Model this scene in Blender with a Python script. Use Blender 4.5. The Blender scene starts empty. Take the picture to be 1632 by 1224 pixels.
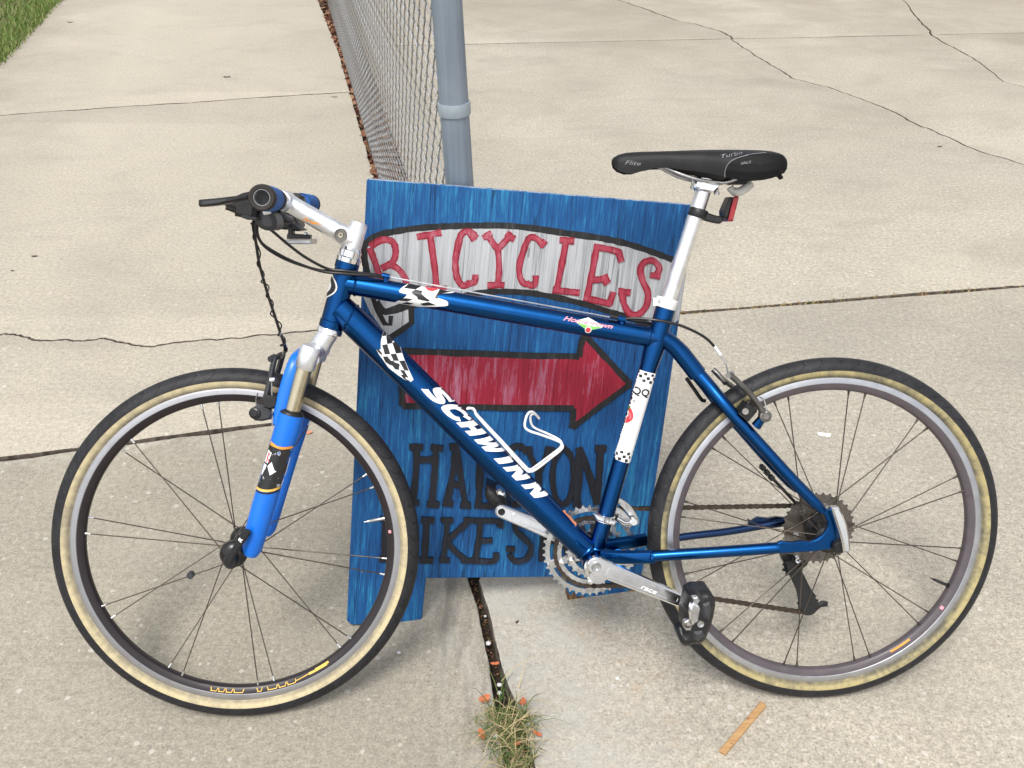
import bpy, bmesh, math, random
from mathutils import Vector, Matrix, Quaternion, geometry
from mathutils.bvhtree import BVHTree
random.seed(11)
sc = bpy.context.scene
col = sc.collection
R = math.radians
# ------------------------------------------------------------------ camera
cam_d = bpy.data.cameras.new('camera'); cam = bpy.data.objects.new('camera', cam_d); col.objects.link(cam)
cam_d.sensor_fit = 'HORIZONTAL'; cam_d.sensor_width = 36.0
cam_d.lens = 36.0 * 1472.81 / 1632.0
cam_d.clip_start = 0.05; cam_d.clip_end = 2000
_p, _r = R(32.6672), R(0.1188)
_f = Vector((0, math.cos(_p), -math.sin(_p))); _u = Vector((0, math.sin(_p), math.cos(_p))); _x = Vector((1, 0, 0))
_x2 = _x*math.cos(_r) + _u*math.sin(_r); _u2 = -_x*math.sin(_r) + _u*math.cos(_r)
cam.matrix_world = Matrix(((_x2.x, _u2.x, -_f.x, 0), (_x2.y, _u2.y, -_f.y, 0), (_x2.z, _u2.z, -_f.z, 1.4176), (0, 0, 0, 1)))
sc.camera = cam
# ------------------------------------------------------------------ world, sun, exposure (bright overcast)
SUN_EL, SUN_AZ = 62.0, 200.0          # degrees; azimuth measured from +Y (ahead) clockwise
w = bpy.data.worlds.new('World'); sc.world = w; w.use_nodes = True
nt = w.node_tree; nt.nodes.clear()
sky = nt.nodes.new('ShaderNodeTexSky'); sky.sky_type = 'NISHITA'; sky.sun_disc = False
sky.sun_elevation = R(SUN_EL); sky.sun_rotation = R(SUN_AZ); sky.air_density = 1.0; sky.dust_density = 3.0; sky.ozone_density = 1.0
hs = nt.nodes.new('ShaderNodeHueSaturation'); hs.inputs['Saturation'].default_value = 0.16
bg = nt.nodes.new('ShaderNodeBackground'); bg.inputs['Strength'].default_value = 0.135
wo = nt.nodes.new('ShaderNodeOutputWorld')
nt.links.new(sky.outputs[0], hs.inputs['Color']); nt.links.new(hs.outputs[0], bg.inputs['Color']); nt.links.new(bg.outputs[0], wo.inputs['Surface'])
sd = bpy.data.lights.new('sun', 'SUN'); sd.energy = 1.4; sd.angle = R(20); sd.color = (1.0, 0.965, 0.91)
sun = bpy.data.objects.new('sun', sd); col.objects.link(sun)
_d = Vector((math.sin(R(SUN_AZ))*math.cos(R(SUN_EL)), math.cos(R(SUN_AZ))*math.cos(R(SUN_EL)), math.sin(R(SUN_EL))))
sun.rotation_euler = _d.to_track_quat('Z', 'Y').to_euler(); sun.location = (0, 0, 6)
sc.view_settings.view_transform = 'Standard'; sc.view_settings.look = 'None'
sc.view_settings.exposure = 0.72; sc.view_settings.gamma = 1.0; sc.view_settings.use_curve_mapping = False

# ------------------------------------------------------------------ material helpers
class NT:
    def __init__(s, name):
        s.m = bpy.data.materials.new(name); s.m.use_nodes = True; s.t = s.m.node_tree
        s.b = s.t.nodes['Principled BSDF']
    def n(s, typ, **kw):
        x = s.t.nodes.new(typ)
        for k, v in kw.items(): setattr(x, k, v)
        return x
    def l(s, a, b): s.t.links.new(a, b)
    def put(s, sock, v):
        if hasattr(v, 'is_linked') or isinstance(v, bpy.types.NodeSocket): s.l(v, sock)
        elif isinstance(v, (tuple, list)) and len(v) == 3 and sock.type == 'RGBA': sock.default_value = (*v, 1)
        else: sock.default_value = v
    def obj(s): return s.n('ShaderNodeTexCoord').outputs['Object']
    def pos(s): return s.n('ShaderNodeNewGeometry').outputs['Position']
    def uv(s): return s.n('ShaderNodeTexCoord').outputs['UV']
    def scale(s, v, sx, sy, sz, rz=0.0):
        m = s.n('ShaderNodeMapping'); s.l(v, m.inputs['Vector']); m.inputs['Scale'].default_value = (sx, sy, sz); m.inputs['Rotation'].default_value = (0, 0, rz); return m.outputs[0]
    def noise(s, v, sc_, det=3, ro=.55, dist=0.0):
        t = s.n('ShaderNodeTexNoise'); s.l(v, t.inputs['Vector']); t.inputs['Scale'].default_value = sc_; t.inputs['Detail'].default_value = det
        t.inputs['Roughness'].default_value = ro; t.inputs['Distortion'].default_value = dist; return t.outputs['Fac']
    def voro(s, v, sc_, out='Distance'):
        t = s.n('ShaderNodeTexVoronoi'); s.l(v, t.inputs['Vector']); t.inputs['Scale'].default_value = sc_; return t.outputs[out]
    def rng(s, f, a, b, c=0.0, d=1.0):
        t = s.n('ShaderNodeMapRange'); s.put(t.inputs[0], f); t.inputs[1].default_value = a; t.inputs[2].default_value = b; t.inputs[3].default_value = c; t.inputs[4].default_value = d; return t.outputs[0]
    def mix(s, f, a, b, mode='MIX'):
        t = s.n('ShaderNodeMix'); t.data_type = 'RGBA'; t.blend_type = mode; s.put(t.inputs[0], f); s.put(t.inputs[6], a); s.put(t.inputs[7], b); return t.outputs[2]
    def math(s, op, a, b=0.0, c=0.0):
        t = s.n('ShaderNodeMath', operation=op); s.put(t.inputs[0], a); s.put(t.inputs[1], b); s.put(t.inputs[2], c); return t.outputs[0]
    def sep(s, v):
        t = s.n('ShaderNodeSeparateXYZ'); s.l(v, t.inputs[0]); return t.outputs
    def bump(s, h, st=.3, d=.001):
        t = s.n('ShaderNodeBump'); s.put(t.inputs['Height'], h); t.inputs['Strength'].default_value = st; t.inputs['Distance'].default_value = d; s.l(t.outputs[0], s.b.inputs['Normal'])
    def done(s, color=None, rough=.5, metal=0.0, coat=0.0, spec=None, coat_rough=.05):
        if color is not None: s.put(s.b.inputs['Base Color'], color)
        s.put(s.b.inputs['Roughness'], rough); s.put(s.b.inputs['Metallic'], metal); s.put(s.b.inputs['Coat Weight'], coat); s.b.inputs['Coat Roughness'].default_value = coat_rough
        if spec is not None: s.b.inputs['Specular IOR Level'].default_value = spec
        return s.m

def simple(name, c, rough=.5, metal=0.0, coat=0.0, var=.12, sc_=60, bump=0.0, spec=None):
    t = NT(name); v = t.obj(); f = t.noise(v, sc_, 3)
    dk = tuple(x*(1-var) for x in c); lt = tuple(min(1, x*(1+var)) for x in c)
    cc = t.mix(t.rng(f, .3, .7), dk, lt)
    if bump: t.bump(t.noise(v, sc_*4, 2), bump, .0006)
    return t.done(cc, t.rng(t.noise(v, sc_*.5, 2), .3, .7, max(.02, rough-.06), min(1, rough+.06)), metal, coat, spec)

MT = {}
def concrete(name, a, b, grain, agg, warm, blotch=.12):
    t = NT(name); p = t.pos()
    big = t.noise(p, .55, 4, .6, .4); mid = t.noise(p, 4.5, 5, .62); fine = t.noise(p, 210, 3, .7); fine2 = t.noise(p, 75, 3, .65)
    c = t.mix(t.rng(big, .3, .7), a, b)
    c = t.mix(t.rng(mid, .52, .78, 0, .35), c, warm)
    c = t.mix(t.rng(mid, .22, .44, .35, 0), c, tuple(x*(1-blotch*1.7) for x in a))
    # directional broom/wear streaks along x
    st = t.noise(t.scale(p, 3.0, 45.0, 1), 1.0, 4, .6)
    c = t.mix(t.rng(st, .5, .8, 0, .16), c, tuple(x*.72 for x in a))
    c = t.mix(t.rng(fine2, .3, .7, 0, 1), t.mix(1.0, c, (1-grain*.55,)*3, 'MULTIPLY'), t.mix(1.0, c, (1+grain*.45,)*3, 'MULTIPLY'))
    c = t.mix(t.rng(fine, .32, .68, 0, 1), t.mix(1.0, c, (1-grain*.8,)*3, 'MULTIPLY'), t.mix(1.0, c, (1+grain*.6,)*3, 'MULTIPLY'))
    # dark pits, dark specks, pale stone flecks
    v1 = t.n('ShaderNodeTexVoronoi'); t.l(p, v1.inputs['Vector']); v1.inputs['Scale'].default_value = 85
    h1 = t.sep(v1.outputs['Color'])[0]
    dot = t.math('MULTIPLY', t.math('LESS_THAN', v1.outputs['Distance'], t.math('MULTIPLY', h1, .20)), t.math('GREATER_THAN', t.sep(v1.outputs['Color'])[1], 1-agg*.42))
    c = t.mix(t.math('MULTIPLY', dot, .6), c, (.14, .12, .10))
    v2 = t.n('ShaderNodeTexVoronoi'); t.l(p, v2.inputs['Vector']); v2.inputs['Scale'].default_value = 62
    h2 = t.sep(v2.outputs['Color'])
    wd = t.math('MULTIPLY', t.math('LESS_THAN', v2.outputs['Distance'], t.math('MULTIPLY', h2[0], .36)), t.math('GREATER_THAN', h2[1], 1-agg*.22))
    c = t.mix(t.math('MULTIPLY', wd, .55), c, (.62, .59, .55))
    # broad weathering: greyed patches and bleached ones
    w1 = t.noise(p, 1.25, 6, .68, .8); w2 = t.noise(t.scale(p, 2.2, 5.5, 1), 1.0, 5, .7, .5)
    c = t.mix(t.rng(w1, .50, .70, 0, .30), c, (.25, .235, .205)); c = t.mix(t.rng(w2, .53, .74, 0, .28), c, (.27, .25, .215)); c = t.mix(t.rng(w1, .28, .45, .30, 0), c, (.52, .475, .395))
    t.bump(t.math('ADD', t.math('MULTIPLY', fine2, .7), t.math('SUBTRACT', t.math('MULTIPLY', fine, .5), t.math('MULTIPLY', dot, .5))), .55, .004)
    return t, c, p
def conc(name, *a, **k):
    t, c, p = concrete(name, *a, **k)
    if name == 'drive_concrete':      # grey cement crust and rust marks along the gap
        qx, qy, qz = t.sep(p); dd = t.math('ADD', qx, t.math('MULTIPLY_ADD', qy, .2335, -.2665))
        cm = t.math('MULTIPLY', t.rng(dd, .10, .30, 1, 0), t.rng(t.noise(p, 9, 5, .65), .34, .56, 0, 1)); c = t.mix(t.math('MULTIPLY', cm, .62), c, (.41, .405, .375))
        ru = t.math('MULTIPLY', t.math('MULTIPLY', t.rng(dd, .10, .17, 0, 1), t.rng(dd, .26, .36, 1, 0)), t.rng(t.noise(p, 15, 5, .7), .54, .70, 0, 1)); c = t.mix(t.math('MULTIPLY', ru, .42), c, (.42, .27, .14))
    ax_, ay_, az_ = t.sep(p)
    if name == 'drive_concrete':      # far slabs turn darker and browner in patches
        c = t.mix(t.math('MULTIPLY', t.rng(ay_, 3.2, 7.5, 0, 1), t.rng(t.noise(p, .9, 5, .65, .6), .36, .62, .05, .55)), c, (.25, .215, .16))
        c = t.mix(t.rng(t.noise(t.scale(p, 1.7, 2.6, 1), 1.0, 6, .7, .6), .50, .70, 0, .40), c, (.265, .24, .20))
    else:                             # soil washed over the walk from the lawn edge
        dl = t.math('ADD', ax_, t.math('MULTIPLY_ADD', ay_, .2334, 1.80))
        c = t.mix(t.math('MULTIPLY', t.rng(dl, .0, .75, 1, 0), t.rng(t.noise(p, 2.4, 5, .7), .32, .65, .15, .7)), c, (.24, .215, .175))
    MT[name] = t.done(c, .88, spec=.3)
conc('walk_concrete', (.43, .39, .318), (.47, .425, .35), .34, .35, (.485, .425, .335))
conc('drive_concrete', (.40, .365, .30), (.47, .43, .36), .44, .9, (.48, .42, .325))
# the older near slab: greyer, with dark run-off staining and pale crust beside the joint
t, c, p = concrete('old_concrete', (.335, .305, .245), (.395, .36, .295), .36, .7, (.43, .37, .28))
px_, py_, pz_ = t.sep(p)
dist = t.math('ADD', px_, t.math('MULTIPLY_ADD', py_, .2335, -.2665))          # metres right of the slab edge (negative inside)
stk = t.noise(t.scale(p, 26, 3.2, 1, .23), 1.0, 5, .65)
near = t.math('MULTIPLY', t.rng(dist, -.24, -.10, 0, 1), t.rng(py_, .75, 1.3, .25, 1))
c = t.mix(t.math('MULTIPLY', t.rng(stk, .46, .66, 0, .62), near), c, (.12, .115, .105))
crust = t.math('MULTIPLY', t.rng(dist, -.17, -.05, 0, 1), t.rng(t.noise(t.scale(p, 30, 6, 1, .23), 1.0, 5, .7), .46, .62, 0, 1))
c = t.mix(t.math('MULTIPLY', crust, .55), c, (.50, .475, .43))
wash = t.math('MULTIPLY', t.rng(t.noise(p, 18, 5, .7), .45, .65, 0, 1), t.rng(t.math('SUBTRACT', py_, t.math('MULTIPLY_ADD', px_, .2336, 2.1617)), -.10, -.015, 0, 1))
c = t.mix(t.math('MULTIPLY', wash, .6), c, (.54, .51, .45))
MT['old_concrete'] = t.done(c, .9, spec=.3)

t = NT('soil'); p = t.pos(); f = t.noise(p, 70, 5, .7); g = t.noise(p, 12, 3)
c = t.mix(t.rng(f, .3, .7), (.008, .006, .004), (.045, .030, .019)); c = t.mix(t.rng(g, .6, .72, 0, .55), c, (.03, .05, .012)); t.bump(f, .8, .01); MT['soil'] = t.done(c, .95)
t = NT('joint_dirt'); p = t.pos(); f = t.noise(p, 45, 4, .7); MT['joint_dirt'] = t.done(t.mix(t.rng(f, .35, .65), (.035, .027, .02), (.15, .125, .10)), .95)
t = NT('turf_soil'); p = t.pos(); f = t.noise(p, 30, 4); MT['turf_soil'] = t.done(t.mix(t.rng(f, .35, .65), (.05, .06, .018), (.13, .11, .05)), .95)

def varied(name, cols, rough=.8, sc_=1.0):
    """colour picked per loose piece (one colour per island)"""
    t = NT(name); g = t.n('ShaderNodeNewGeometry'); r = t.n('ShaderNodeValToRGB'); t.l(g.outputs['Random Per Island'], r.inputs[0])
    e = r.color_ramp.elements
    for i, c in enumerate(cols):
        x = e[i] if i < 2 else e.new(0.5)
        x.position = i/len(cols); x.color = (*c, 1)
    r.color_ramp.interpolation = 'CONSTANT'
    MT[name] = t.done(r.outputs[0], rough, spec=.25); return MT[name]
varied('lawn_blade', [(.085, .16, .03), (.13, .22, .045), (.18, .25, .065), (.27, .27, .11), (.10, .18, .032), (.33, .29, .14)])
varied('tuft_blade', [(.05, .09, .02), (.085, .13, .035), (.36, .28, .14), (.12, .15, .05), (.46, .37, .21), (.09, .14, .04), (.11, .16, .05), (.17, .11, .06)])
varied('dead_leaf', [(.13, .045, .022), (.20, .085, .045), (.085, .035, .02), (.26, .15, .085), (.32, .21, .13), (.16, .055, .03), (.055, .028, .018)])
varied('straw', [(.42, .31, .15), (.30, .20, .09), (.20, .12, .055), (.13, .15, .05), (.35, .22, .10)])
# paints
def metallic_paint(name, dark, light):
    t = NT(name); v = t.obj(); f = t.noise(v, 900, 1)
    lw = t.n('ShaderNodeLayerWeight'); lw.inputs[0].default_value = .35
    c = t.mix(lw.outputs['Facing'], light, dark)  # darker where the surface turns away: shading mixed into the colour
    c = t.mix(t.rng(f, .35, .65, 0, .12), c, tuple(x*1.5 for x in light))
    chip = t.math('GREATER_THAN', t.noise(v, 130, 3, .7), .76)
    c = t.mix(t.math('MULTIPLY', chip, .55), c, (.30, .33, .36))
    dirt = t.rng(t.noise(v, 22, 5, .7), .58, .8, 0, .22)
    c = t.mix(dirt, c, (.07, .065, .06))
    return t.done(c, t.rng(t.noise(v, 40, 3),   .3, .7, .25, .34), 1.0, .18, coat_rough=.04)
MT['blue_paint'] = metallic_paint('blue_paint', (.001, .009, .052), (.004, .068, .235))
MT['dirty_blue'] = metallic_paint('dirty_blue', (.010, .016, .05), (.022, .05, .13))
t = NT('fork_blue'); v = t.obj(); chip = t.math('GREATER_THAN', t.noise(v, 75, 4, .7), .69)
c = t.mix(t.math('MULTIPLY', chip, .8), t.mix(t.rng(t.noise(v, 12, 3), .3, .7), (.0, .125, .60), (.001, .165, .72)), (.10, .13, .17))
MT['fork_blue'] = t.done(c, .36, 0, .15)
def metal(name, c, rough, var=.1, streak=None, dirt=0.0):
    t = NT(name); v = t.obj()
    f = t.noise(t.scale(v, *streak) if streak else v, 1.0 if streak else 40, 4, .6)
    cc = t.mix(t.rng(f, .3, .7), tuple(x*(1-var) for x in c), tuple(min(1, x*(1+var)) for x in c))
    if dirt: cc = t.mix(t.rng(t.noise(v, 120, 4, .7), .5, .72, 0, dirt), cc, (.05, .043, .035))
    r = t.rng(f, .3, .7, rough*.75, rough*1.3)
    return t.done(cc, r, t.rng(t.noise(v, 120, 4, .7), .5, .72, 1.0, 1-dirt) if dirt else 1.0)
MT['silver'] = metal('silver', (.82, .83, .85), .30)
MT['satin_silver'] = metal('satin_silver', (.86, .87, .90), .42)
MT['polished'] = metal('polished', (.88, .88, .89), .13, .06, None, .10)
MT['seatpost_silver'] = metal('seatpost_silver', (.92, .92, .92), .34)
MT['ring_metal'] = metal('ring_metal', (.60, .59, .57), .27, .18, None, .72)
MT['gold_stanchion'] = metal('gold_stanchion', (.60, .53, .38), .30)
MT['steel'] = metal('steel', (.50, .50, .50), .32)
MT['spoke_steel'] = metal('spoke_steel', (.115, .10, .085), .55)
MT['dark_steel'] = metal('dark_steel', (.20, .19, .175), .42, .25, None, .75)
MT['chain_metal'] = metal('chain_metal', (.085, .066, .052), .5, .3, None, .6)
MT['cog_metal'] = metal('cog_metal', (.17, .15, .13), .42, .3, None, .85)
MT['black_alloy'] = simple('black_alloy', (.008, .008, .009), .28, .0, .0)
MT['black_plastic'] = simple('black_plastic', (.009, .009, .010), .42, var=.3)
MT['grey_plastic'] = simple('grey_plastic', (.030, .031, .035), .45, var=.2)
MT['rubber'] = simple('rubber', (.026, .022, .020), .8, var=.25, bump=.2)
MT['grip_blue'] = simple('grip_blue', (.015, .10, .34), .7, bump=.2)
MT['cable_black'] = simple('cable_black', (.009, .008, .008), .40)
MT['white_print'] = simple('white_print', (.84, .84, .84), .35, var=.03)
MT['black_print'] = simple('black_print', (.012, .012, .014), .35)
MT['red_print'] = simple('red_print', (.62, .05, .06), .35)
MT['green_print'] = simple('green_print', (.20, .55, .12), .4)
MT['leaf_print'] = simple('leaf_print', (.05, .22, .04), .4)
MT['pink_print'] = simple('pink_print', (.80, .30, .36), .4)
MT['orange_print'] = simple('orange_print', (.85, .33, .05), .4)
MT['yellow_print'] = simple('yellow_print', (.85, .52, .10), .4)
MT['grey_print'] = simple('grey_print', (.19, .20, .215), .5)
MT['red_lens'] = simple('red_lens', (.30, .008, .014), .14, coat=.6)
MT['clear_plastic'] = simple('clear_plastic', (.66, .65, .61), .3)
MT['white_wire'] = simple('white_wire', (.80, .80, .80), .33)
t = NT('worn_sticker'); v = t.obj(); f = t.noise(v, 60, 4, .7)
c = t.mix(t.math('GREATER_THAN', f, .605), (.012, .012, .014), (.02, .13, .42)); c = t.mix(t.math('MULTIPLY', t.math('GREATER_THAN', f, .596), t.math('LESS_THAN', f, .622)), c, (.66, .68, .70))
MT['worn_sticker'] = t.done(c, .35, 0, .2)
t = NT('saddle_vinyl'); v = t.obj(); f = t.noise(v, 30, 4, .65); f2 = t.noise(v, 420, 2)
c = t.mix(t.rng(f, .35, .7), (.006, .006, .007), (.013, .013, .0145)); t.bump(f2, .25, .0006); MT['saddle_vinyl'] = t.done(c, .55, spec=.3)
t = NT('saddle_side'); v = t.obj(); f = t.noise(v, 55, 4, .7)
c = t.mix(t.rng(f, .60, .72, 0, .55), (.0035, .0035, .004), (.055, .04, .033)); MT['saddle_side'] = t.done(c, .6, spec=.2)
# tyre: UV u round the wheel (0..1), v across the section (0..1)
def tyre_tread():
    t = NT('tyre_tread'); u, v_, _ = t.sep(t.uv()); o = t.obj()
    side = t.math('ABSOLUTE', t.math('SUBTRACT', v_, .5))
    ph = t.math('ADD', t.math('MULTIPLY', u, 62.0), t.math('MULTIPLY', t.math('SINE', t.math('MULTIPLY', side, 14.0)), .42))
    fr = t.math('FRACT', ph)
    gr = t.math('LESS_THAN', t.math('ABSOLUTE', t.math('SUBTRACT', fr, .5)), .045)
    keep = t.math('MULTIPLY', t.math('GREATER_THAN', side, .03), t.math('LESS_THAN', side, .235))
    g = t.math('MULTIPLY', gr, keep)
    c = t.mix(t.rng(t.noise(o, 25, 4, .7), .3, .75), (.008, .008, .010), (.026, .026, .030))
    c = t.mix(t.math('MULTIPLY', g, .8), c, (.006, .006, .007))
    c = t.mix(t.rng(t.noise(o, 260, 2, .8), .66, .74, 0, .5), c, (.22, .21, .20))
    t.bump(t.math('SUBTRACT', t.math('MULTIPLY', t.noise(o, 300, 2), .25), g), .9, .0016)
    return t.done(c, .56, spec=.35)
def tyre_wall(name, a, b, dirt, amt):
    t = NT(name); u, v_, _ = t.sep(t.uv()); o = t.obj()
    f = t.noise(o, 38, 5, .7); f2 = t.noise(o, 9, 4, .7); f3 = t.noise(t.scale(t.uv(), 140, 6, 1), 1.0, 3, .6)
    side = t.math('ABSOLUTE', t.math('SUBTRACT', v_, .5))
    rimdirt = t.math('MULTIPLY', t.rng(side, .31, .36, 0, 1), t.rng(f, .30, .62, .1, 1))
    c = t.mix(t.rng(f2, .3, .7), a, b)
    c = t.mix(t.math('MULTIPLY', t.rng(t.math('ADD', t.math('MULTIPLY', f3, .5), t.math('MULTIPLY', f2, .6)), .48, .72, 0, 1), amt), c, dirt)
    c = t.mix(t.math('MULTIPLY', rimdirt, min(1, amt*1.25)), c, dirt)
    t.bump(t.noise(t.scale(t.uv(), 900, 30, 1), 1.0, 2), .25, .0006)
    return t.done(c, .75, spec=.25)
MT['tyre_tread'] = tyre_tread()
MT['tan_wall'] = tyre_wall('tan_wall', (.52, .44, .265), (.58, .50, .32), (.21, .185, .14), .72)
MT['dirty_tan_wall'] = tyre_wall('dirty_tan_wall', (.37, .31, .15), (.44, .375, .20), (.10, .095, .075), 1.0)
t = NT('brake_track'); u = t.uv(); f = t.noise(t.scale(u, 3, 900, 1), 1.0, 3, .7); f2 = t.noise(t.obj(), 30, 4)
c = t.mix(t.rng(f, .35, .65), (.30, .30, .32), (.56, .56, .58)); c = t.mix(t.rng(f2, .5, .75, 0, .4), c, (.27, .26, .27)); MT['brake_track'] = t.done(c, t.rng(f, .3, .7, .26, .42), .9)
MT['clean_track'] = metal('clean_track', (.50, .51, .54), .38, .08)
MT['rim_dark'] = simple('rim_dark', (.014, .009, .011), .36, 0, .0)
MT['rim_purple'] = simple('rim_purple', (.080, .066, .074), .42, 0, .0)
# plywood sign paints
def streaky(name, dark, midc, light, sx=70, sz=2.0, chip=(.30, .24, .18), chipamt=.74, rough=.62):
    t = NT(name); v = t.obj()
    f = t.noise(t.scale(v, sx, sx, sz), 1.0, 4, .68); f2 = t.noise(t.scale(v, sx*3.0, sx*3.0, sz*3.4), 1.0, 4, .75); big = t.noise(v, 3.0, 3)
    m = t.math('ADD', t.math('MULTIPLY', f, .55), t.math('MULTIPLY', f2, .45)); m = t.math('ADD', m, t.math('MULTIPLY', t.math('SUBTRACT', big, .5), .35))
    c = t.mix(t.rng(m, .33, .5), dark, midc); c = t.mix(t.rng(m, .52, .70), c, light)
    if chip: c = t.mix(t.math('MULTIPLY', t.math('GREATER_THAN', t.noise(t.scale(v, 60, 60, 22), 1.0, 3, .75), chipamt), .8), c, chip)
    crack = t.math('LESS_THAN', t.math('ABSOLUTE', t.math('SUBTRACT', t.noise(t.scale(v, 55, 55, .9), 1.0, 2), .5)), .006)
    c = t.mix(t.math('MULTIPLY', crack, .55), c, tuple(x*.25 for x in dark))
    t.bump(t.math('ADD', f2, t.math('MULTIPLY', crack, -1.0)), .45, .0015)
    return t.done(c, rough, spec=.35)
MT['sign_blue'] = streaky('sign_blue', (.003, .022, .095), (.007, .084, .255), (.034, .28, .50), 120, 7.0)
MT['sign_grey'] = streaky('sign_grey', (.15, .155, .165), (.42, .43, .45), (.57, .58, .59), 75, 1.8, None)
MT['sign_red'] = streaky('sign_red', (.19, .007, .022), (.29, .013, .034), (.42, .20, .30), 75, 6.5, None)
MT['letter_red'] = streaky('letter_red', (.27, .016, .036), (.36, .045, .075), (.48, .20, .24), 60, 22, None)
MT['letter_edge'] = streaky('letter_edge', (.20, .007, .02), (.26, .013, .03), (.33, .045, .07), 60, 22, None)
MT['sign_black'] = streaky('sign_black', (.008, .008, .009), (.018, .018, .019), (.05, .055, .06), 55, 3.0, None)
MT['letter_black'] = streaky('letter_black', (.005, .006, .010), (.012, .013, .019), (.02, .032, .06), 60, 2.0, None)
t = NT('raw_ply'); v = t.obj(); f = t.noise(t.scale(v, 90, 90, 14), 1.0, 4, .7); MT['raw_ply'] = t.done(t.mix(t.rng(f, .35, .65), (.035, .016, .009), (.25, .135, .055)), .85)
t = NT('galvanised'); v = t.obj(); f = t.noise(t.scale(v, 140, 140, 1.5), 1.0, 3, .6); f2 = t.noise(v, 16, 4)
c = t.mix(t.rng(f, .3, .7), (.165, .205, .255), (.235, .28, .335)); c = t.mix(t.rng(f2, .45, .75, 0, .35), c, (.31, .355, .40)); MT['galvanised'] = t.done(c, .52, .25)
t = NT('band_zinc'); v = t.obj(); MT['band_zinc'] = t.done(t.mix(t.rng(t.noise(v, 40, 3), .3, .7), (.27, .325, .37), (.36, .415, .46)), .5, .2)
t = NT('fence_wire'); v = t.obj(); f = t.noise(v, 40, 4, .7)
c = t.mix(t.rng(f, .44, .66), (.42, .44, .47), (.22, .19, .15)); MT['fence_wire'] = t.done(c, .45, .65)
t = NT('stick_wood'); v = t.obj(); f = t.noise(t.scale(v, 12, 160, 60), 1.0, 4); f2 = t.noise(v, 70, 3, .8)
c = t.mix(t.rng(f, .3, .7), (.38, .20, .075), (.50, .32, .155)); c = t.mix(t.rng(f2, .60, .66, 0, .7), c, (.16, .055, .03)); MT['stick_wood'] = t.done(c, .7)
MT['orange_leaf'] = simple('orange_leaf', (.52, .14, .055), .75, var=.3)
MT['pale_orange_leaf'] = simple('pale_orange_leaf', (.62, .24, .13), .75, var=.2)
MT['brown_leaf'] = simple('brown_leaf', (.075, .045, .04), .8, var=.3)
MT['pebble_white'] = simple('pebble_white', (.68, .67, .68), .7, var=.12)
MT['paper'] = simple('paper', (.78, .78, .78), .7, var=.03)
MT['nipple'] = metal('nipple', (.75, .75, .75), .3)

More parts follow.
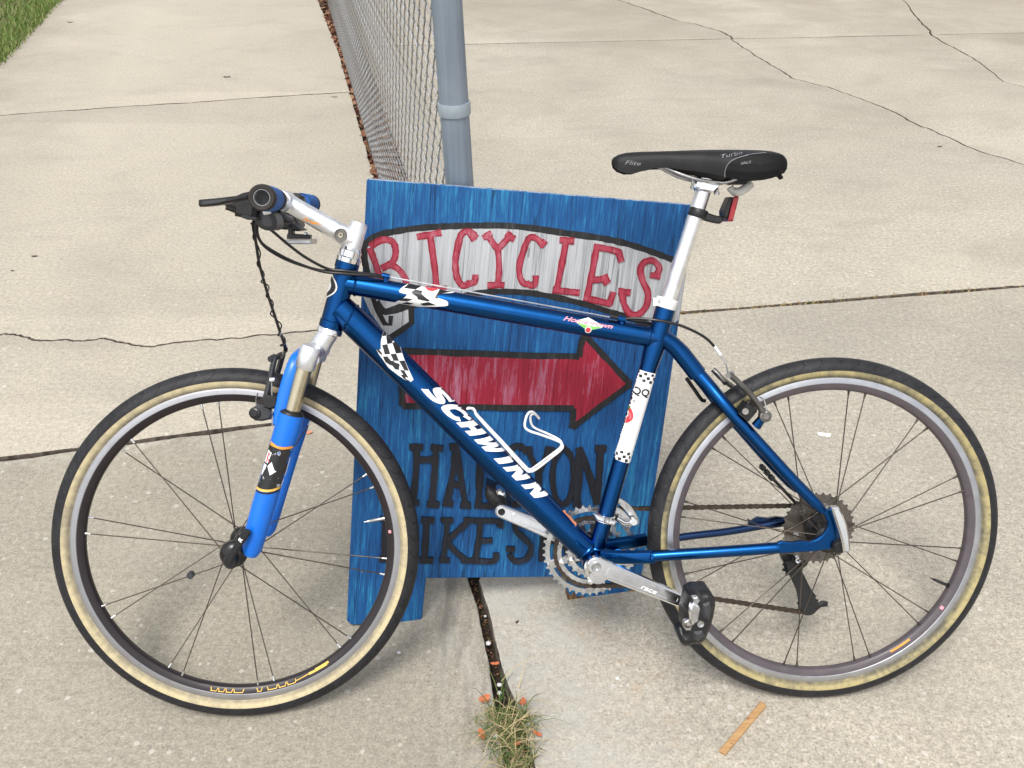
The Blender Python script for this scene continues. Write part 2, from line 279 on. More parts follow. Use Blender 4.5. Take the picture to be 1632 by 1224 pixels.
# ------------------------------------------------------------------ mesh helpers
class MB:
    def __init__(s): s.v = []; s.f = []; s.m = []; s.uv = {}
    def add(s, vs, fs, mi=0, uvs=None):
        b = len(s.v); s.v += [tuple(x) for x in vs]
        for f in fs: s.f.append(tuple(i+b for i in f)); s.m.append(mi)
        if uvs:
            for i, q in enumerate(uvs): s.uv[b+i] = q
        return s
    def tube(s, pts, r, seg=12, caps=True, mi=0, flat=(1, 1), up=None, hollow=0):
        P = [Vector(p) for p in pts]; n = len(P)
        rs = r if isinstance(r, (list, tuple)) else [r]*n
        T = []
        for i in range(n):
            a = P[max(0, i-1)]; b = P[min(n-1, i+1)]; T.append((b-a).normalized())
        u = Vector(up) if up is not None else (Vector((0, 1, 0)) if abs(T[0].y) < .9 else Vector((1, 0, 0)))
        N = (u - T[0]*u.dot(T[0])).normalized(); vs = []
        for i in range(n):
            if i: N = (N - T[i]*N.dot(T[i])); N = N.normalized() if N.length > 1e-6 else T[i].orthogonal().normalized()
            Bn = T[i].cross(N)
            for k in range(seg):
                a = 2*math.pi*k/seg
                vs.append(P[i] + N*(math.cos(a)*rs[i]*flat[0]) + Bn*(math.sin(a)*rs[i]*flat[1]))
        fs = [(i*seg+k, i*seg+(k+1) % seg, (i+1)*seg+(k+1) % seg, (i+1)*seg+k) for i in range(n-1) for k in range(seg)]
        fs = [f[::-1] for f in fs]
        if caps: fs += [tuple(range(seg)), tuple(reversed(range((n-1)*seg, n*seg)))]
        return s.add(vs, fs, mi)
    def prism(s, poly, y0, y1, bev=0.0, mi=0, axes='xz', bev2=0.0):
        """polygon in the xz plane extruded along y from y0 to y1; bev softens the rim of the y0 face (bev2: of y1)"""
        a = sum(poly[i][0]*poly[(i+1) % len(poly)][1]-poly[(i+1) % len(poly)][0]*poly[i][1] for i in range(len(poly)))
        if a < 0: poly = poly[::-1]
        n = len(poly); sg = 1 if y1 > y0 else -1
        rings = []
        if bev: rings.append((offs(poly, bev), y0)); rings.append((poly, y0+sg*bev))
        else: rings.append((poly, y0))
        if bev2: rings.append((poly, y1-sg*bev2)); rings.append((offs(poly, bev2), y1))
        else: rings.append((poly, y1))
        vs = []
        for pl, y in rings: vs += [(p[0], y, p[1]) if axes == 'xz' else (p[0], p[1], y) for p in pl]
        fs = []
        for r_ in range(len(rings)-1):
            for i in range(n):
                j = (i+1) % n; fs.append((r_*n+i, r_*n+j, (r_+1)*n+j, (r_+1)*n+i))
        c0 = list(range(n)); c1 = list(range((len(rings)-1)*n, len(rings)*n))
        for cc, flip in ((c0, False), (c1, True)):
            tri = geometry.tessellate_polygon([[Vector((vs[i][0], vs[i][1], vs[i][2])) for i in cc]])
            for t_ in tri: fs.append(tuple(cc[k] for k in t_))
        s.add(vs, fs, mi); s.fix = True; return s
    def box(s, c, d, rot=None, mi=0):
        x, y, z = (k/2 for k in d); vs = [Vector((a*x, b*y, e*z)) for a in (-1, 1) for b in (-1, 1) for e in (-1, 1)]
        if rot is not None: vs = [rot @ v for v in vs]
        vs = [v + Vector(c) for v in vs]
        return s.add(vs, [(0, 1, 3, 2), (4, 6, 7, 5), (0, 4, 5, 1), (2, 3, 7, 6), (0, 2, 6, 4), (1, 5, 7, 3)], mi)
    def lathe(s, prof, n, c=(0, 0, 0), mats=None, axis=None, closed=False):
        """prof [(r, y)] turned about the y axis through c (or about `axis`)"""
        q = Vector((0, 1, 0)).rotation_difference(Vector(axis).normalized()) if axis is not None else None
        m = len(prof); vs = []; uv = []
        for i in range(n+1):
            a = 2*math.pi*i/n
            for j, (r_, y) in enumerate(prof):
                v = Vector((r_*math.cos(a), y, r_*math.sin(a)))
                if q: v = q @ v
                vs.append(v+Vector(c)); uv.append((i/n, j/(m-1)))
        b = len(s.v)
        s.add(vs, [], 0, uv)
        for i in range(n):
            for j in range(m-1):
                s.f.append((b+i*m+j, b+i*m+j+1, b+(i+1)*m+j+1, b+(i+1)*m+j)); s.m.append(mats[j] if mats else 0)
        return s
    def gear(s, cx, cz, ro, ri, teeth, y0, y1, depth=.0045, mi=0, ph=0.0):
        out = []; inn = []
        for k in range(teeth):
            for fr, rr in ((.0, ro-depth), (.22, ro-depth), (.42, ro), (.58, ro), (.78, ro-depth)):
                a = 2*math.pi*(k+fr)/teeth+ph; out.append((cx+rr*math.cos(a), cz+rr*math.sin(a))); inn.append((cx+ri*math.cos(a), cz+ri*math.sin(a)))
        n = len(out); vs = [(x, y0, z) for x, z in out]+[(x, y0, z) for x, z in inn]+[(x, y1, z) for x, z in out]+[(x, y1, z) for x, z in inn]
        fs = []
        for i in range(n):
            j = (i+1) % n
            fs += [(i, j, n+j, n+i), (2*n+i, 3*n+i, 3*n+j, 2*n+j), (i, 2*n+i, 2*n+j, j), (n+i, n+j, 3*n+j, 3*n+i)]
        s.add(vs, fs, mi); s.fix = True; return s
def offs(poly, d):
    """counter-clockwise polygon shrunk by d"""
    n = len(poly); out = []
    for i in range(n):
        p, q, r_ = Vector(poly[i-1]), Vector(poly[i]), Vector(poly[(i+1) % n])
        a = (q-p); b = (r_-q)
        a = a.normalized() if a.length else Vector((1, 0)); b = b.normalized() if b.length else Vector((1, 0))
        na, nb = Vector((-a.y, a.x)), Vector((-b.y, b.x)); m = na+nb
        m = m.normalized() if m.length > 1e-4 else na
        k = d/max(.45, m.dot(na)); out.append((q.x+m.x*k, q.y+m.y*k))
    return out
def cr(pts, n=8):
    P = [Vector(p) for p in pts]; out = []
    for i in range(len(P)-1):
        a, b, c, d = P[max(0, i-1)], P[i], P[i+1], P[min(len(P)-1, i+2)]
        for k in range(n):
            t_ = k/n; out.append(.5*((2*b)+(c-a)*t_+(2*a-5*b+4*c-d)*t_*t_+(3*b-a-3*c+d)*t_**3))
    out.append(P[-1]); return out
def cr2(pts, n=6): return [(p.x, p.y) for p in cr([(a, b, 0) for a, b in pts], n)]
def obj(name, mb, mats, parent=None, smooth=40, **props):
    me = bpy.data.meshes.new(name); me.from_pydata(mb.v, [], mb.f)
    if isinstance(mats, str): mats = [mats]
    for m in mats: me.materials.append(MT[m])
    me.polygons.foreach_set('material_index', mb.m)
    if mb.uv:
        ul = me.uv_layers.new(name='UVMap')
        for lp in me.loops: ul.data[lp.index].uv = mb.uv.get(lp.vertex_index, (0, 0))
    if getattr(mb, 'fix', False):
        bm = bmesh.new(); bm.from_mesh(me); bmesh.ops.recalc_face_normals(bm, faces=bm.faces); bm.to_mesh(me); bm.free()
    me.validate()
    if smooth: me.shade_smooth() if hasattr(me, 'shade_smooth') else None; me.set_sharp_from_angle(angle=R(smooth))
    o = bpy.data.objects.new(name, me); col.objects.link(o)
    if parent is not None: o.parent = parent
    for k, v in props.items(): o[k] = v
    return o
def empty(name, loc=(0, 0, 0), parent=None, **props):
    o = bpy.data.objects.new(name, None); o.empty_display_size = .1; col.objects.link(o); o.location = loc
    if parent is not None: o.parent = parent
    for k, v in props.items(): o[k] = v
    return o
def inst(src, name, loc=None, mat=None, parent=None, **props):
    o = src.copy(); col.objects.link(o); o.name = name
    if parent is not None: o.parent = parent
    if mat is not None: o.matrix_basis = mat
    if loc is not None: o.location = loc
    for k, v in props.items(): o[k] = v
    return o
def mir(pts): return [(p[0], -p[1], p[2]) for p in pts]
def far(pts, w_): return [(p[0], w_, p[2]) for p in pts]
def lerp(a, b, t_): return tuple(a[i]+(b[i]-a[i])*t_ for i in range(len(a)))
# flat print projected along +y on a curved part
def bvh(*mbs):
    v = []; f = []
    for m in mbs:
        b = len(v); v += [Vector(x) for x in m.v]; f += [tuple(i+b for i in q) for q in m.f]
    return BVHTree.FromPolygons(v, f)
def project(polys, tree, lift, step=.004, maxd=.0):
    """polys [[(x,z)...]] -> thin skin on the near (-y) side of the tree"""
    out = MB()
    for poly in polys:
        bm = bmesh.new(); vs = [bm.verts.new((x, 0, z)) for x, z in poly]
        tri = geometry.tessellate_polygon([[Vector((x, z, 0)) for x, z in poly]])
        for t_ in tri:
            try: bm.faces.new([vs[k] for k in t_])
            except ValueError: pass
        for it in range(6):
            ed = [e for e in bm.edges if e.calc_length() > step]
            if not ed: break
            bmesh.ops.subdivide_edges(bm, edges=ed, cuts=1, use_grid_fill=True)
            bmesh.ops.triangulate(bm, faces=bm.faces)
        hit = {}
        for v in bm.verts:
            h, nn, _, _ = tree.ray_cast(Vector((v.co.x, -.6, v.co.z)), Vector((0, 1, 0)))
            if h is not None:
                if nn.y > 0: nn = -nn
                hit[v] = h+nn*lift
        idx = {}; V = []
        for v in hit: idx[v] = len(V); V.append(hit[v])
        F = []
        for f in bm.faces:
            if all(v in hit for v in f.verts):
                ys = [hit[v].y for v in f.verts]
                if max(ys)-min(ys) < .015: F.append([idx[v] for v in f.verts])
        bm.free(); out.add(V, F)
    out.fix = False
    # outward (-y) winding
    ff = []
    for f in out.f:
        a, b, c_ = (Vector(out.v[i]) for i in f[:3])
        ff.append(f if (b-a).cross(c_-a).y < 0 else f[::-1])
    out.f = ff
    return out
def ribbon(pts, wd, round_=True, jit=0.0, taper=None):
    """stroke outline polygon round a 2-D polyline"""
    P = [Vector(p) for p in pts]; n = len(P); L = []; Rr = []
    for i in range(n):
        tt = (P[min(n-1, i+1)]-P[max(0, i-1)]); tt = tt.normalized() if tt.length else Vector((1, 0)); nn = Vector((-tt.y, tt.x))
        h = (wd[i] if isinstance(wd, (list, tuple)) else wd)/2*(1+random.uniform(-jit, jit))
        L.append(P[i]+nn*h); Rr.append(P[i]-nn*h)
    return [(p.x, p.y) for p in L]+[(p.x, p.y) for p in reversed(Rr)]
def text_polys(txt, size, shear=0.0, bold=0.0):
    """outline polygons (with holes cut by bridging) of a word in the built-in font, as triangles"""
    cu = bpy.data.curves.new('txt', 'FONT'); cu.body = txt; cu.size = size; cu.shear = shear; cu.offset = bold; cu.resolution_u = 3
    o = bpy.data.objects.new('txt', cu); col.objects.link(o); bpy.context.view_layer.update()
    dg = bpy.context.evaluated_depsgraph_get(); me = o.evaluated_get(dg).to_mesh()
    tr = [[(me.vertices[i].co.x, me.vertices[i].co.y) for i in p.vertices] for p in me.polygons]
    o.evaluated_get(dg).to_mesh_clear(); bpy.data.objects.remove(o); bpy.data.curves.remove(cu)
    return tr
def place2d(polys, org, ang, sx=1.0):
    ca, sa = math.cos(ang), math.sin(ang)
    return [[(org[0]+(x*sx)*ca-y*sa, org[1]+(x*sx)*sa+y*ca) for x, y in p] for p in polys]

# ------------------------------------------------------------------ GROUND AND SLABS
def yx(line, y):
    (x0, y0), (x1, y1) = line; return x0+(x1-x0)*(y-y0)/(y1-y0)
WR = [(2.0, -7.3)]+[(-0.0094, 0.9841), (-0.0276, 1.1057), (-0.0369, 1.1696), (-0.044, 1.2253), (-0.0552, 1.2792), (-0.0691, 1.3601), (-0.0916, 1.4359), (-0.6065, 3.8988), (-0.7385, 4.4788), (-1.141, 6.2435), (-1.5691, 7.939)]+[(-4.09, 19.0)]        # right edge of the walk, near to far
LE = [(-3.0+.2334*3.2-.55, -7.3), (-3.17, 5.88), (-3.643, 7.916), (-6.2, 19.0)]
def xe(line, y):
    for a, b in zip(line, line[1:]):
        if a[1] <= y <= b[1]: return yx((a, b), y)
    return line[-1][0]
gm = MB(); N_ = 24
gv = [(-300, -300, -.036), (300, -300, -.036), (300, 300, -.036), (-300, 300, -.036)]
gm.add(gv, [(0, 1, 2, 3)]); obj('ground', gm, 'soil', None, 0, kind='structure')
lm = MB(); lm.add([(-60, -30, -.012), (xe(LE, -7.3)-.05, -7.3, -.012), (-3.17-.03, 5.88, -.012), (-3.643-.03, 7.916, -.012), (-6.2, 19, -.012), (-8.8, 30, -.012), (-60, 30, -.012)], [tuple(range(7))])
obj('lawn_soil', lm, 'turf_soil', None, 0, kind='structure')
def slab(poly, parent, mat, z=0.0, th=.10, jit=.0):
    a = sum(poly[i][0]*poly[(i+1) % len(poly)][1]-poly[(i+1) % len(poly)][0]*poly[i][1] for i in range(len(poly)))
    if a < 0: poly = poly[::-1]
    m = MB(); n = len(poly); r0 = offs(poly, .007); r1 = offs(poly, .0022)
    vs = [(x, y, z) for x, y in r0]+[(x, y, z-.0022) for x, y in r1]+[(x, y, z-.007) for x, y in poly]+[(x, y, z-th) for x, y in poly]
    fs = []
    for k in range(3):
        for i in range(n):
            j = (i+1) % n; fs.append(((k+1)*n+i, (k+1)*n+j, k*n+j, k*n+i))
    m.add(vs, fs)
    tri = geometry.tessellate_polygon([[Vector((x, y, 0)) for x, y in r0]])
    for t_ in tri: m.f.append(tuple(t_)); m.m.append(0)
    m.fix = True
    for i in range(n, 3*n): m.m[i] = 1
    return obj('slab', m, [mat, 'joint_dirt'], parent, 30)
def wob(a, b, n, amp, seed):
    """slightly crooked line from a to b"""
    rd = random.Random(seed); o_ = []
    dx, dy = b[0]-a[0], b[1]-a[1]; L = math.hypot(dx, dy); acc = 0
    for i in range(n+1):
        t_ = i/n; acc = acc*.7+rd.uniform(-amp, amp); k = acc*math.sin(math.pi*t_)**.5 if 0 < t_ < 1 else 0
        o_.append((a[0]+dx*t_-dy/L*k, a[1]+dy*t_+dx/L*k))
    return o_
def refine(poly, n, amp, seed):
    out = []
    for i in range(len(poly)-1):
        out += wob(poly[i], poly[i+1], n, amp, seed+i)[:-1]
    return out+[poly[-1]]
def gap(line, g0, g1=None, seed=1):
    """two sides of a crack: the same crooked line pushed apart"""
    rd = random.Random(seed); A, B_ = [], []; n = len(line)
    for i, p in enumerate(line):
        q = line[min(n-1, i+1)]; o_ = line[max(0, i-1)]; dx, dy = q[0]-o_[0], q[1]-o_[1]; L = math.hypot(dx, dy) or 1
        g = (g0+(g1-g0)*i/(n-1) if g1 is not None else g0)*rd.uniform(.55, 1.45)/2
        A.append((p[0]-dy/L*g, p[1]+dx/L*g)); B_.append((p[0]+dy/L*g, p[1]-dx/L*g))
    return A, B_          # A lies on the left-hand (far) side when the line runs left to right
def ext(line, xa, xb):
    """line through two points evaluated between x = xa and xb"""
    (x0, y0), (x1, y1) = line; k = (y1-y0)/(x1-x0); return (xa, y0+k*(xa-x0)), (xb, y0+k*(xb-x0))
def on_line(line, edge):
    """intersection of the joint line with an edge polyline (by iteration)"""
    y = (line[0][1]+line[1][1])/2
    for _ in range(40):
        x = xe(edge, y); (x0, y0), (x1, y1) = line; y = y0+(y1-y0)*(x-x0)/(x1-x0)
    return (x, y)
JA = [(-2.6606, 4.7893), (-0.9107, 5.2434)]; JB = [(-1.291, 1.86), (-0.6439, 2.0106)]
JC = [(0.5562, 2.6459), (1.7483, 2.8411)]; JD = [(-0.2808, 6.4112), (3.586, 6.7905)]
# fence strip: the driveway starts right of a dirt strip that narrows to a gap near the sign
FE = [(2.22, -7.3)]+[(0.0403, 0.9842), (0.0128, 1.1058), (-0.0083, 1.1624), (-0.0212, 1.209), (-0.0311, 1.2583), (-0.0509, 1.3601), (-0.0715, 1.4359)]+[(-.02, 1.62), (-.05, 2.0), (-1.34, 7.94), (-3.85, 19.0)]
walk = empty('sidewalk', (0, 0, 0), None, kind='structure')
A0, A1 = on_line(JA, LE), on_line(JA, WR); B0, B1 = on_line(JB, LE), on_line(JB, WR)
ja = wob(A0, A1, 40, .008, 3); jaT, jaB = gap(ja, .011, None, 4)
jb = wob(B0, B1, 40, .003, 5); jbT, jbB = gap(jb, .014, None, 6)
def edge_between(edge, ya, yb):
    pts = [(xe(edge, ya), ya)]+[p for p in edge if min(ya, yb) < p[1] < max(ya, yb)][::(1 if yb > ya else -1)]+[(xe(edge, yb), yb)]
    return pts
def span(edge, ya, yb, n=14, amp=.004, seed=9):
    e = edge_between(edge, ya, yb); return refine(e, n, amp, seed)
# crack across the middle walk slab
ck = [(LE[1][0], 0)]; ckp = [(-1.5852, 2.4891), (-1.5521, 2.4932), (-1.5063, 2.4777), (-1.4707, 2.4584), (-1.3977, 2.4587), (-1.329, 2.4552), (-1.2676, 2.4709), (-1.2358, 2.4633), (-1.17, 2.4405), (-1.1063, 2.4218), (-1.0586, 2.4334), (-0.9917, 2.4527), (-0.9074, 2.4608), (-0.8334, 2.4727), (-0.7508, 2.4926), (-0.6575, 2.5127), (-0.563, 2.5331)]
k0 = (ckp[0][0]-1.2, ckp[0][1]-.05); kL = (xe(LE, k0[1]), k0[1]); kR = ckp[-1]; kE = (xe(WR, kR[1]+.02), kR[1]+.02)
ckl = refine([kL, k0]+ckp+[kE], 5, .005, 21); ckT, ckB = gap(ckl, .0042, None, 22)
far_y = 18.5
slab(jaT+span(WR, jaT[-1][1], far_y)+span(LE, far_y, jaT[0][1]), walk, 'walk_concrete')
slab(ckT+span(WR, ckT[-1][1], jaB[-1][1])+jaB[::-1]+span(LE, jaB[0][1], ckT[0][1]), walk, 'walk_concrete')
slab(jbT+span(WR, jbT[-1][1], ckB[-1][1])+ckB[::-1]+span(LE, ckB[0][1], jbT[0][1]), walk, 'walk_concrete')
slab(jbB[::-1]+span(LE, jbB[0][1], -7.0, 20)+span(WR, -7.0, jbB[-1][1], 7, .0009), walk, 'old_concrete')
drive = empty('driveway', (0, 0, 0), None, kind='structure')
XR = 9.0
C0 = on_line(JC, FE); C1 = ext(JC, 0, XR)[1]; D0 = on_line(JD, FE); D1 = ext(JD, 0, XR)[1]
jc = wob(C0, C1, 60, .003, 31); jcT, jcB = gap(jc, .013, .011, 32)
jd = wob(D0, D1, 60, .004, 33); jdT, jdB = gap(jd, .011, None, 34)
# cracks across the driveway
c1 = [(2.3165, 4.0623), (2.1927, 4.2526), (2.1112, 4.4977), (2.0636, 4.6188), (2.0202, 4.8558), (1.9304, 5.0894), (1.8152, 5.3425), (1.7479, 5.4224), (1.6454, 5.5603), (1.6251, 5.7349), (1.5877, 5.9507), (1.5473, 6.1981), (1.5141, 6.3911), (1.4944, 6.5856)]
c2 = [(2.862, 5.4859), (2.9176, 5.9619), (2.9204, 6.159), (2.9038, 6.4766), (2.9095, 6.7246)]
dmid_r = (XR, c1[0][1]-.9)
cl = refine([dmid_r, (4.6, c1[0][1]-.25)]+c1, 6, .009, 41)
clT, clB = gap(cl, .007, .005, 42)         # running right to left: T is the near side here
def notch(line, w_, seed):
    A, B_ = gap(refine(line, 5, .008, seed), w_, w_*.35, seed+1); return A+B_[::-1]      # out along one lip, back along the other
def insert(edge, k, nt_, flip):
    return edge[:k]+(nt_[::-1] if flip else nt_)+edge[k+1:]
# split the middle driveway slab at crack 1 (crack end sits on joint D)
end = clT[-1]
def nearest(line, p): return min(range(len(line)), key=lambda i: (line[i][0]-p[0])**2+(line[i][1]-p[1])**2)
iD = nearest(jdB, end)
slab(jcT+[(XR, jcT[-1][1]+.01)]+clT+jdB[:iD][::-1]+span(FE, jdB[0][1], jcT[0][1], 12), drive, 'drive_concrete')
eB = jdB[iD+1:]; kB = nearest(eB, c2[-1]); eB = insert(eB, kB, notch(c2[::-1]+[(c2[0][0]+.25, c2[0][1]-.35)], .008, 61), True)
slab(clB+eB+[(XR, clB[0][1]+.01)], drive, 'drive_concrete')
c1b = [(1.524, 6.6049), (1.4686, 6.8107), (1.3336, 7.0595), (1.1966, 7.2117), (1.0541, 7.5599), (0.916, 7.8606)]; c1b = [jdT[nearest(jdT, c1b[0])]]+c1b[1:]+[(c1b[-1][0]-1.4, c1b[-1][1]+2.6), (c1b[-1][0]-1.9, far_y)]
cbl = refine(c1b, 6, .012, 51); cbA, cbB = gap(cbl, .009, None, 52)
iT = nearest(jdT, cbl[0])
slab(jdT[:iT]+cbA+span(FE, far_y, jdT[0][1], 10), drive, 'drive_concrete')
eT = jdT[iT+1:]; kT = nearest(eT, c2[-1]); c3 = [(2.9543, 6.8655), (3.0052, 7.2074), (3.0803, 7.581), (3.1677, 7.9907)]; eT = insert(eT, kT, notch([c2[-1]]+c3+[(c3[-1][0]-.6, c3[-1][1]+2.2)], .009, 63), False)
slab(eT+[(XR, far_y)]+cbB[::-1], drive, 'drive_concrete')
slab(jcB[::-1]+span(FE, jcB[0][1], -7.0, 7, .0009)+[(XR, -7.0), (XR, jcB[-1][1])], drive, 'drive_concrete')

# ------------------------------------------------------------------ plants, litter
def blades(n, place, hmin, hmax, wd, seed, lean=.5, segs=2):
    rd = random.Random(seed); m = MB()
    for i in range(n):
        x, y, z, sc_ = place(rd)
        a = rd.uniform(0, 6.283); h = rd.uniform(hmin, hmax)*sc_; ln = rd.uniform(.1, lean)*h; wx = wd*rd.uniform(.6, 1.3)
        d = Vector((math.cos(a), math.sin(a), 0)); p = Vector((-d.y, d.x, 0)); b = Vector((x, y, z)); vs = []
        for k in range(segs+1):
            t_ = k/segs; cpt = b+d*(ln*t_*t_)+Vector((0, 0, h*(t_-.25*t_*t_*ln/h))); ww = wx*(1-t_*.95)
            vs += [cpt-p*ww/2, cpt+p*ww/2]
        m.add(vs, [(2*k, 2*k+1, 2*k+3, 2*k+2) for k in range(segs)])
    return m
def lawn_place(rd):
    y = 4.2+rd.random()**1.3*9.5; x = xe(LE, y)+.03-abs(rd.gauss(0, 1.0))*1.0 if rd.random() < .75 else xe(LE, y)+.035-rd.random()*.25
    return x, y, -.015, 1.0
obj('lawn', blades(52000, lawn_place, .025, .065, .007, 61, 1.1), 'lawn_blade', None, 0, kind='stuff')
def litter(n, place, seed, smin, smax):
    rd = random.Random(seed); m = MB()
    for i in range(n):
        x, y, z = place(rd); s_ = rd.uniform(smin, smax); q = Quaternion((rd.gauss(0, .35), rd.gauss(0, .35), 1), rd.uniform(0, 6.28))
        el = rd.uniform(.3, .8); cup = rd.uniform(-.3, .5)
        pts = [(-1, 0, 0), (-.3, -el, cup*.5), (.5, -el*.7, cup*.4), (1, 0, .1), (.4, el*.8, cup*.5), (-.4, el, cup*.4)]
        vs = [q @ (Vector(p)*s_)+Vector((x, y, z)) for p in pts]
        m.add(vs, [(0, 1, 2, 3), (0, 3, 4, 5)])
    return m
def strip_place(rd):
    y = 1.72+rd.random()**1.6*8.5; a, b = xe(WR, y), xe(FE, y)
    return a+(b-a)*rd.uniform(-.02, 1.02), y, -.03+rd.random()*.035
obj('leaf_litter', litter(5200, strip_place, 71, .010, .026), 'dead_leaf', None, 0, kind='stuff')
def gapl(rd):
    y = rd.uniform(.90, 1.62); a, b = xe(WR, y), xe(FE, y); return a+(b-a)*rd.uniform(.05, .95), y, -.034+rd.random()*.010
obj('gap_debris', litter(330, gapl, 72, .0012, .0038), 'dead_leaf', None, 0, kind='stuff')
def jc_place(rd):
    t_ = rd.random()**1.5*.26+.01; x = C0[0]+(C1[0]-C0[0])*t_; y = C0[1]+(C1[1]-C0[1])*t_+rd.gauss(0, .007); return x, y, -.006, .8
mb = blades(520, jc_place, .006, .022, .005, 73, 3.2)
obj('joint_straw', mb, 'straw', None, 0, kind='stuff')
TC = (-0.0009, 1.0417)
def tuft_place(rd):
    t_ = rd.uniform(-1, 1); x, y = TC[0]+.002+t_*-.012+rd.gauss(0, .019), TC[1]+.012+t_*.10*(1 if t_ < 0 else .46)
    return x, y, (-.022 if xe(WR, y)+.004 < x < xe(FE, y)-.004 else -.001), 1.0
tf = blades(1150, tuft_place, .010, .031, .0026, 81, 2.0, 3)
# long straw stalks flung outwards
for i in range(90):
    a = random.uniform(0, 6.283); b = Vector((TC[0]+random.gauss(0, .014), TC[1]+random.gauss(.02, .045), .004)); L = random.uniform(.035, .095)
    d = Vector((math.cos(a), math.sin(a)*.9, 0)); p = Vector((-d.y, d.x, 0))*.0011
    vs = []
    for k in range(4):
        t_ = k/3; c_ = b+d*L*t_+Vector((0, 0, .028*math.sin(t_*2.6)+.004)); vs += [c_-p*(1-.8*t_), c_+p*(1-.8*t_)]
    tf.add(vs, [(2*k, 2*k+1, 2*k+3, 2*k+2) for k in range(3)])
obj('grass_tuft', tf, 'tuft_blade', None, 0, label='clump of green and straw dry grass growing in the gap between the slabs', category='grass tuft')

def leaf(name, px, size, mat, label, ang=0.0, el=.5, z=.002, cat='leaf', curl=.22):
    rd = random.Random(hash(label) % 999 if False else len(label)*7+int(size*1e4)); m = MB(); n = 12; vs = []
    for k in range(n):
        a = 2*math.pi*k/n; r_ = 1+rd.uniform(-.16, .16); vs.append((math.cos(a)*r_, math.sin(a)*r_*el, curl*(math.cos(a)**2)+rd.uniform(0, .05)))
    vs.append((0, 0, .05)); ca, sa = math.cos(ang), math.sin(ang)
    V = [((x*ca-y*sa)*size, (x*sa+y*ca)*size, z_*size+z) for x, y, z_ in vs]
    V2 = [(x, y, z_-.0006) for x, y, z_ in V]
    fs = [(k, (k+1) % n, n) for k in range(n)]+[((k+1) % n+n+1, k+n+1, 2*n+1) for k in range(n)]+[(k, k+n+1, (k+1) % n+n+1, (k+1) % n) for k in range(n)]
    m.add(V+V2, fs); o = obj(name, m, mat, None, 50, label=label, category=cat); o.location = (px[0], px[1], 0); return o
for px_, sz, mt_, lb, an, el in (
    ((-0.0498, 1.1195), .011, 'orange_leaf', 'orange leaf scrap at the upper left edge of the grass tuft', .5, .7),
    ((0.0209, 1.1127), .008, 'orange_leaf', 'orange leaf scrap at the upper right edge of the grass tuft', 1.2, .8),
    ((-0.0522, 1.0416), .011, 'orange_leaf', 'curled orange leaf scrap by the lower left side of the grass tuft', 2.0, .55),
    ((0.046, 1.0444), .009, 'orange_leaf', 'reddish leaf scrap by the lower right side of the grass tuft', -.6, .45),
    ((0.0102, 1.0251), .0055, 'orange_leaf', 'small red brown leaf scrap caught in the middle of the grass tuft', .2, .8),
    ((-0.0314, 1.2009), .0085, 'orange_leaf', 'orange leaf lying in the soil gap above the grass tuft', .1, .4),
    ((-0.5413, 1.971), .019, 'pale_orange_leaf', 'pale orange leaf on the concrete behind the blue fork', -.1, .38),
    ((-1.6793, 5.548), .022, 'brown_leaf', 'dark leaf on the walk beyond the far joint near the fence', .1, .45),
    ((-1.7259, 3.0568), .011, 'brown_leaf', 'dark brown leaf on the walk above the jagged crack', .2, .45),
    ((-1.7508, 2.9373), .006, 'brown_leaf', 'tiny dark leaf just left of the brown leaf above the crack', .2, .6),
    ((-0.98, 5.1292), .016, 'brown_leaf', 'short dark leaf on the walk close to the leaf strip', .0, .3),
    ((-3.2113, 7.0581), .022, 'brown_leaf', 'dark leaf far up the walk near the lawn edge', .0, .4),
    ((2.0276, 4.3062), .013, 'brown_leaf', 'dark leaf on the driveway right of the long diagonal crack', .1, .4),
    ((0.0112, 1.3157), .0045, 'brown_leaf', 'black leaf crumb on the slab below the sign', .6, .5)):
    o = leaf('leaf', px_, sz, mt_, lb, an, el, .012 if 'tuft' in lb else .002)
def pebble(px, r_, z=0.0):
    m = MB(); rd = random.Random(int(px[0]*1e4)); n = 9; prof = []
    vs = []; rings = 6
    for i in range(rings+1):
        th = math.pi*i/rings
        for k in range(n):
            a = 2*math.pi*k/n; q = r_*(1+rd.uniform(-.1, .1)); vs.append((q*math.sin(th)*math.cos(a)*1.15, q*math.sin(th)*math.sin(a), q*.8*math.cos(th)))
    fs = [(i*n+k, (i+1)*n+k, (i+1)*n+(k+1) % n, i*n+(k+1) % n) for i in range(rings) for k in range(n)]
    m.add(vs, fs); o = obj('pebble', m, 'pebble_white', None, 80); o.location = (px[0], px[1], z+r_*.6); return o
for px_, r_, z_, lb in (
    ((-0.0464, 1.276), .0052, -.02, 'round white pebble in the soil gap halfway between sign and tuft'),
    ((-0.0226, 1.1697), .0045, -.014, 'white pebble in the gap just above the grass, upper of two'),
    ((-0.0224, 1.1508), .0042, -.014, 'white pebble in the gap just above the grass, lower of two'),
    ((-0.0545, 1.3497), .0028, -.02, 'tiny white pebble in the gap nearest below the sign board'),
    ((-0.0277, 1.043), .0040, .004, 'white pebble lodged at the left side of the grass tuft'),
    ((0.2014, 1.1761), .0038, -.002, 'whitish pebble on the bare slab below the crank arm'),
    ((-0.2197, 1.2373), .0036, -.002, 'pale pebble on the slab right of the front tyre')):
    o = pebble(px_, r_, z_); o['label'] = lb; o['category'] = 'pebble'; o['group'] = 'white pebbles around the gap'
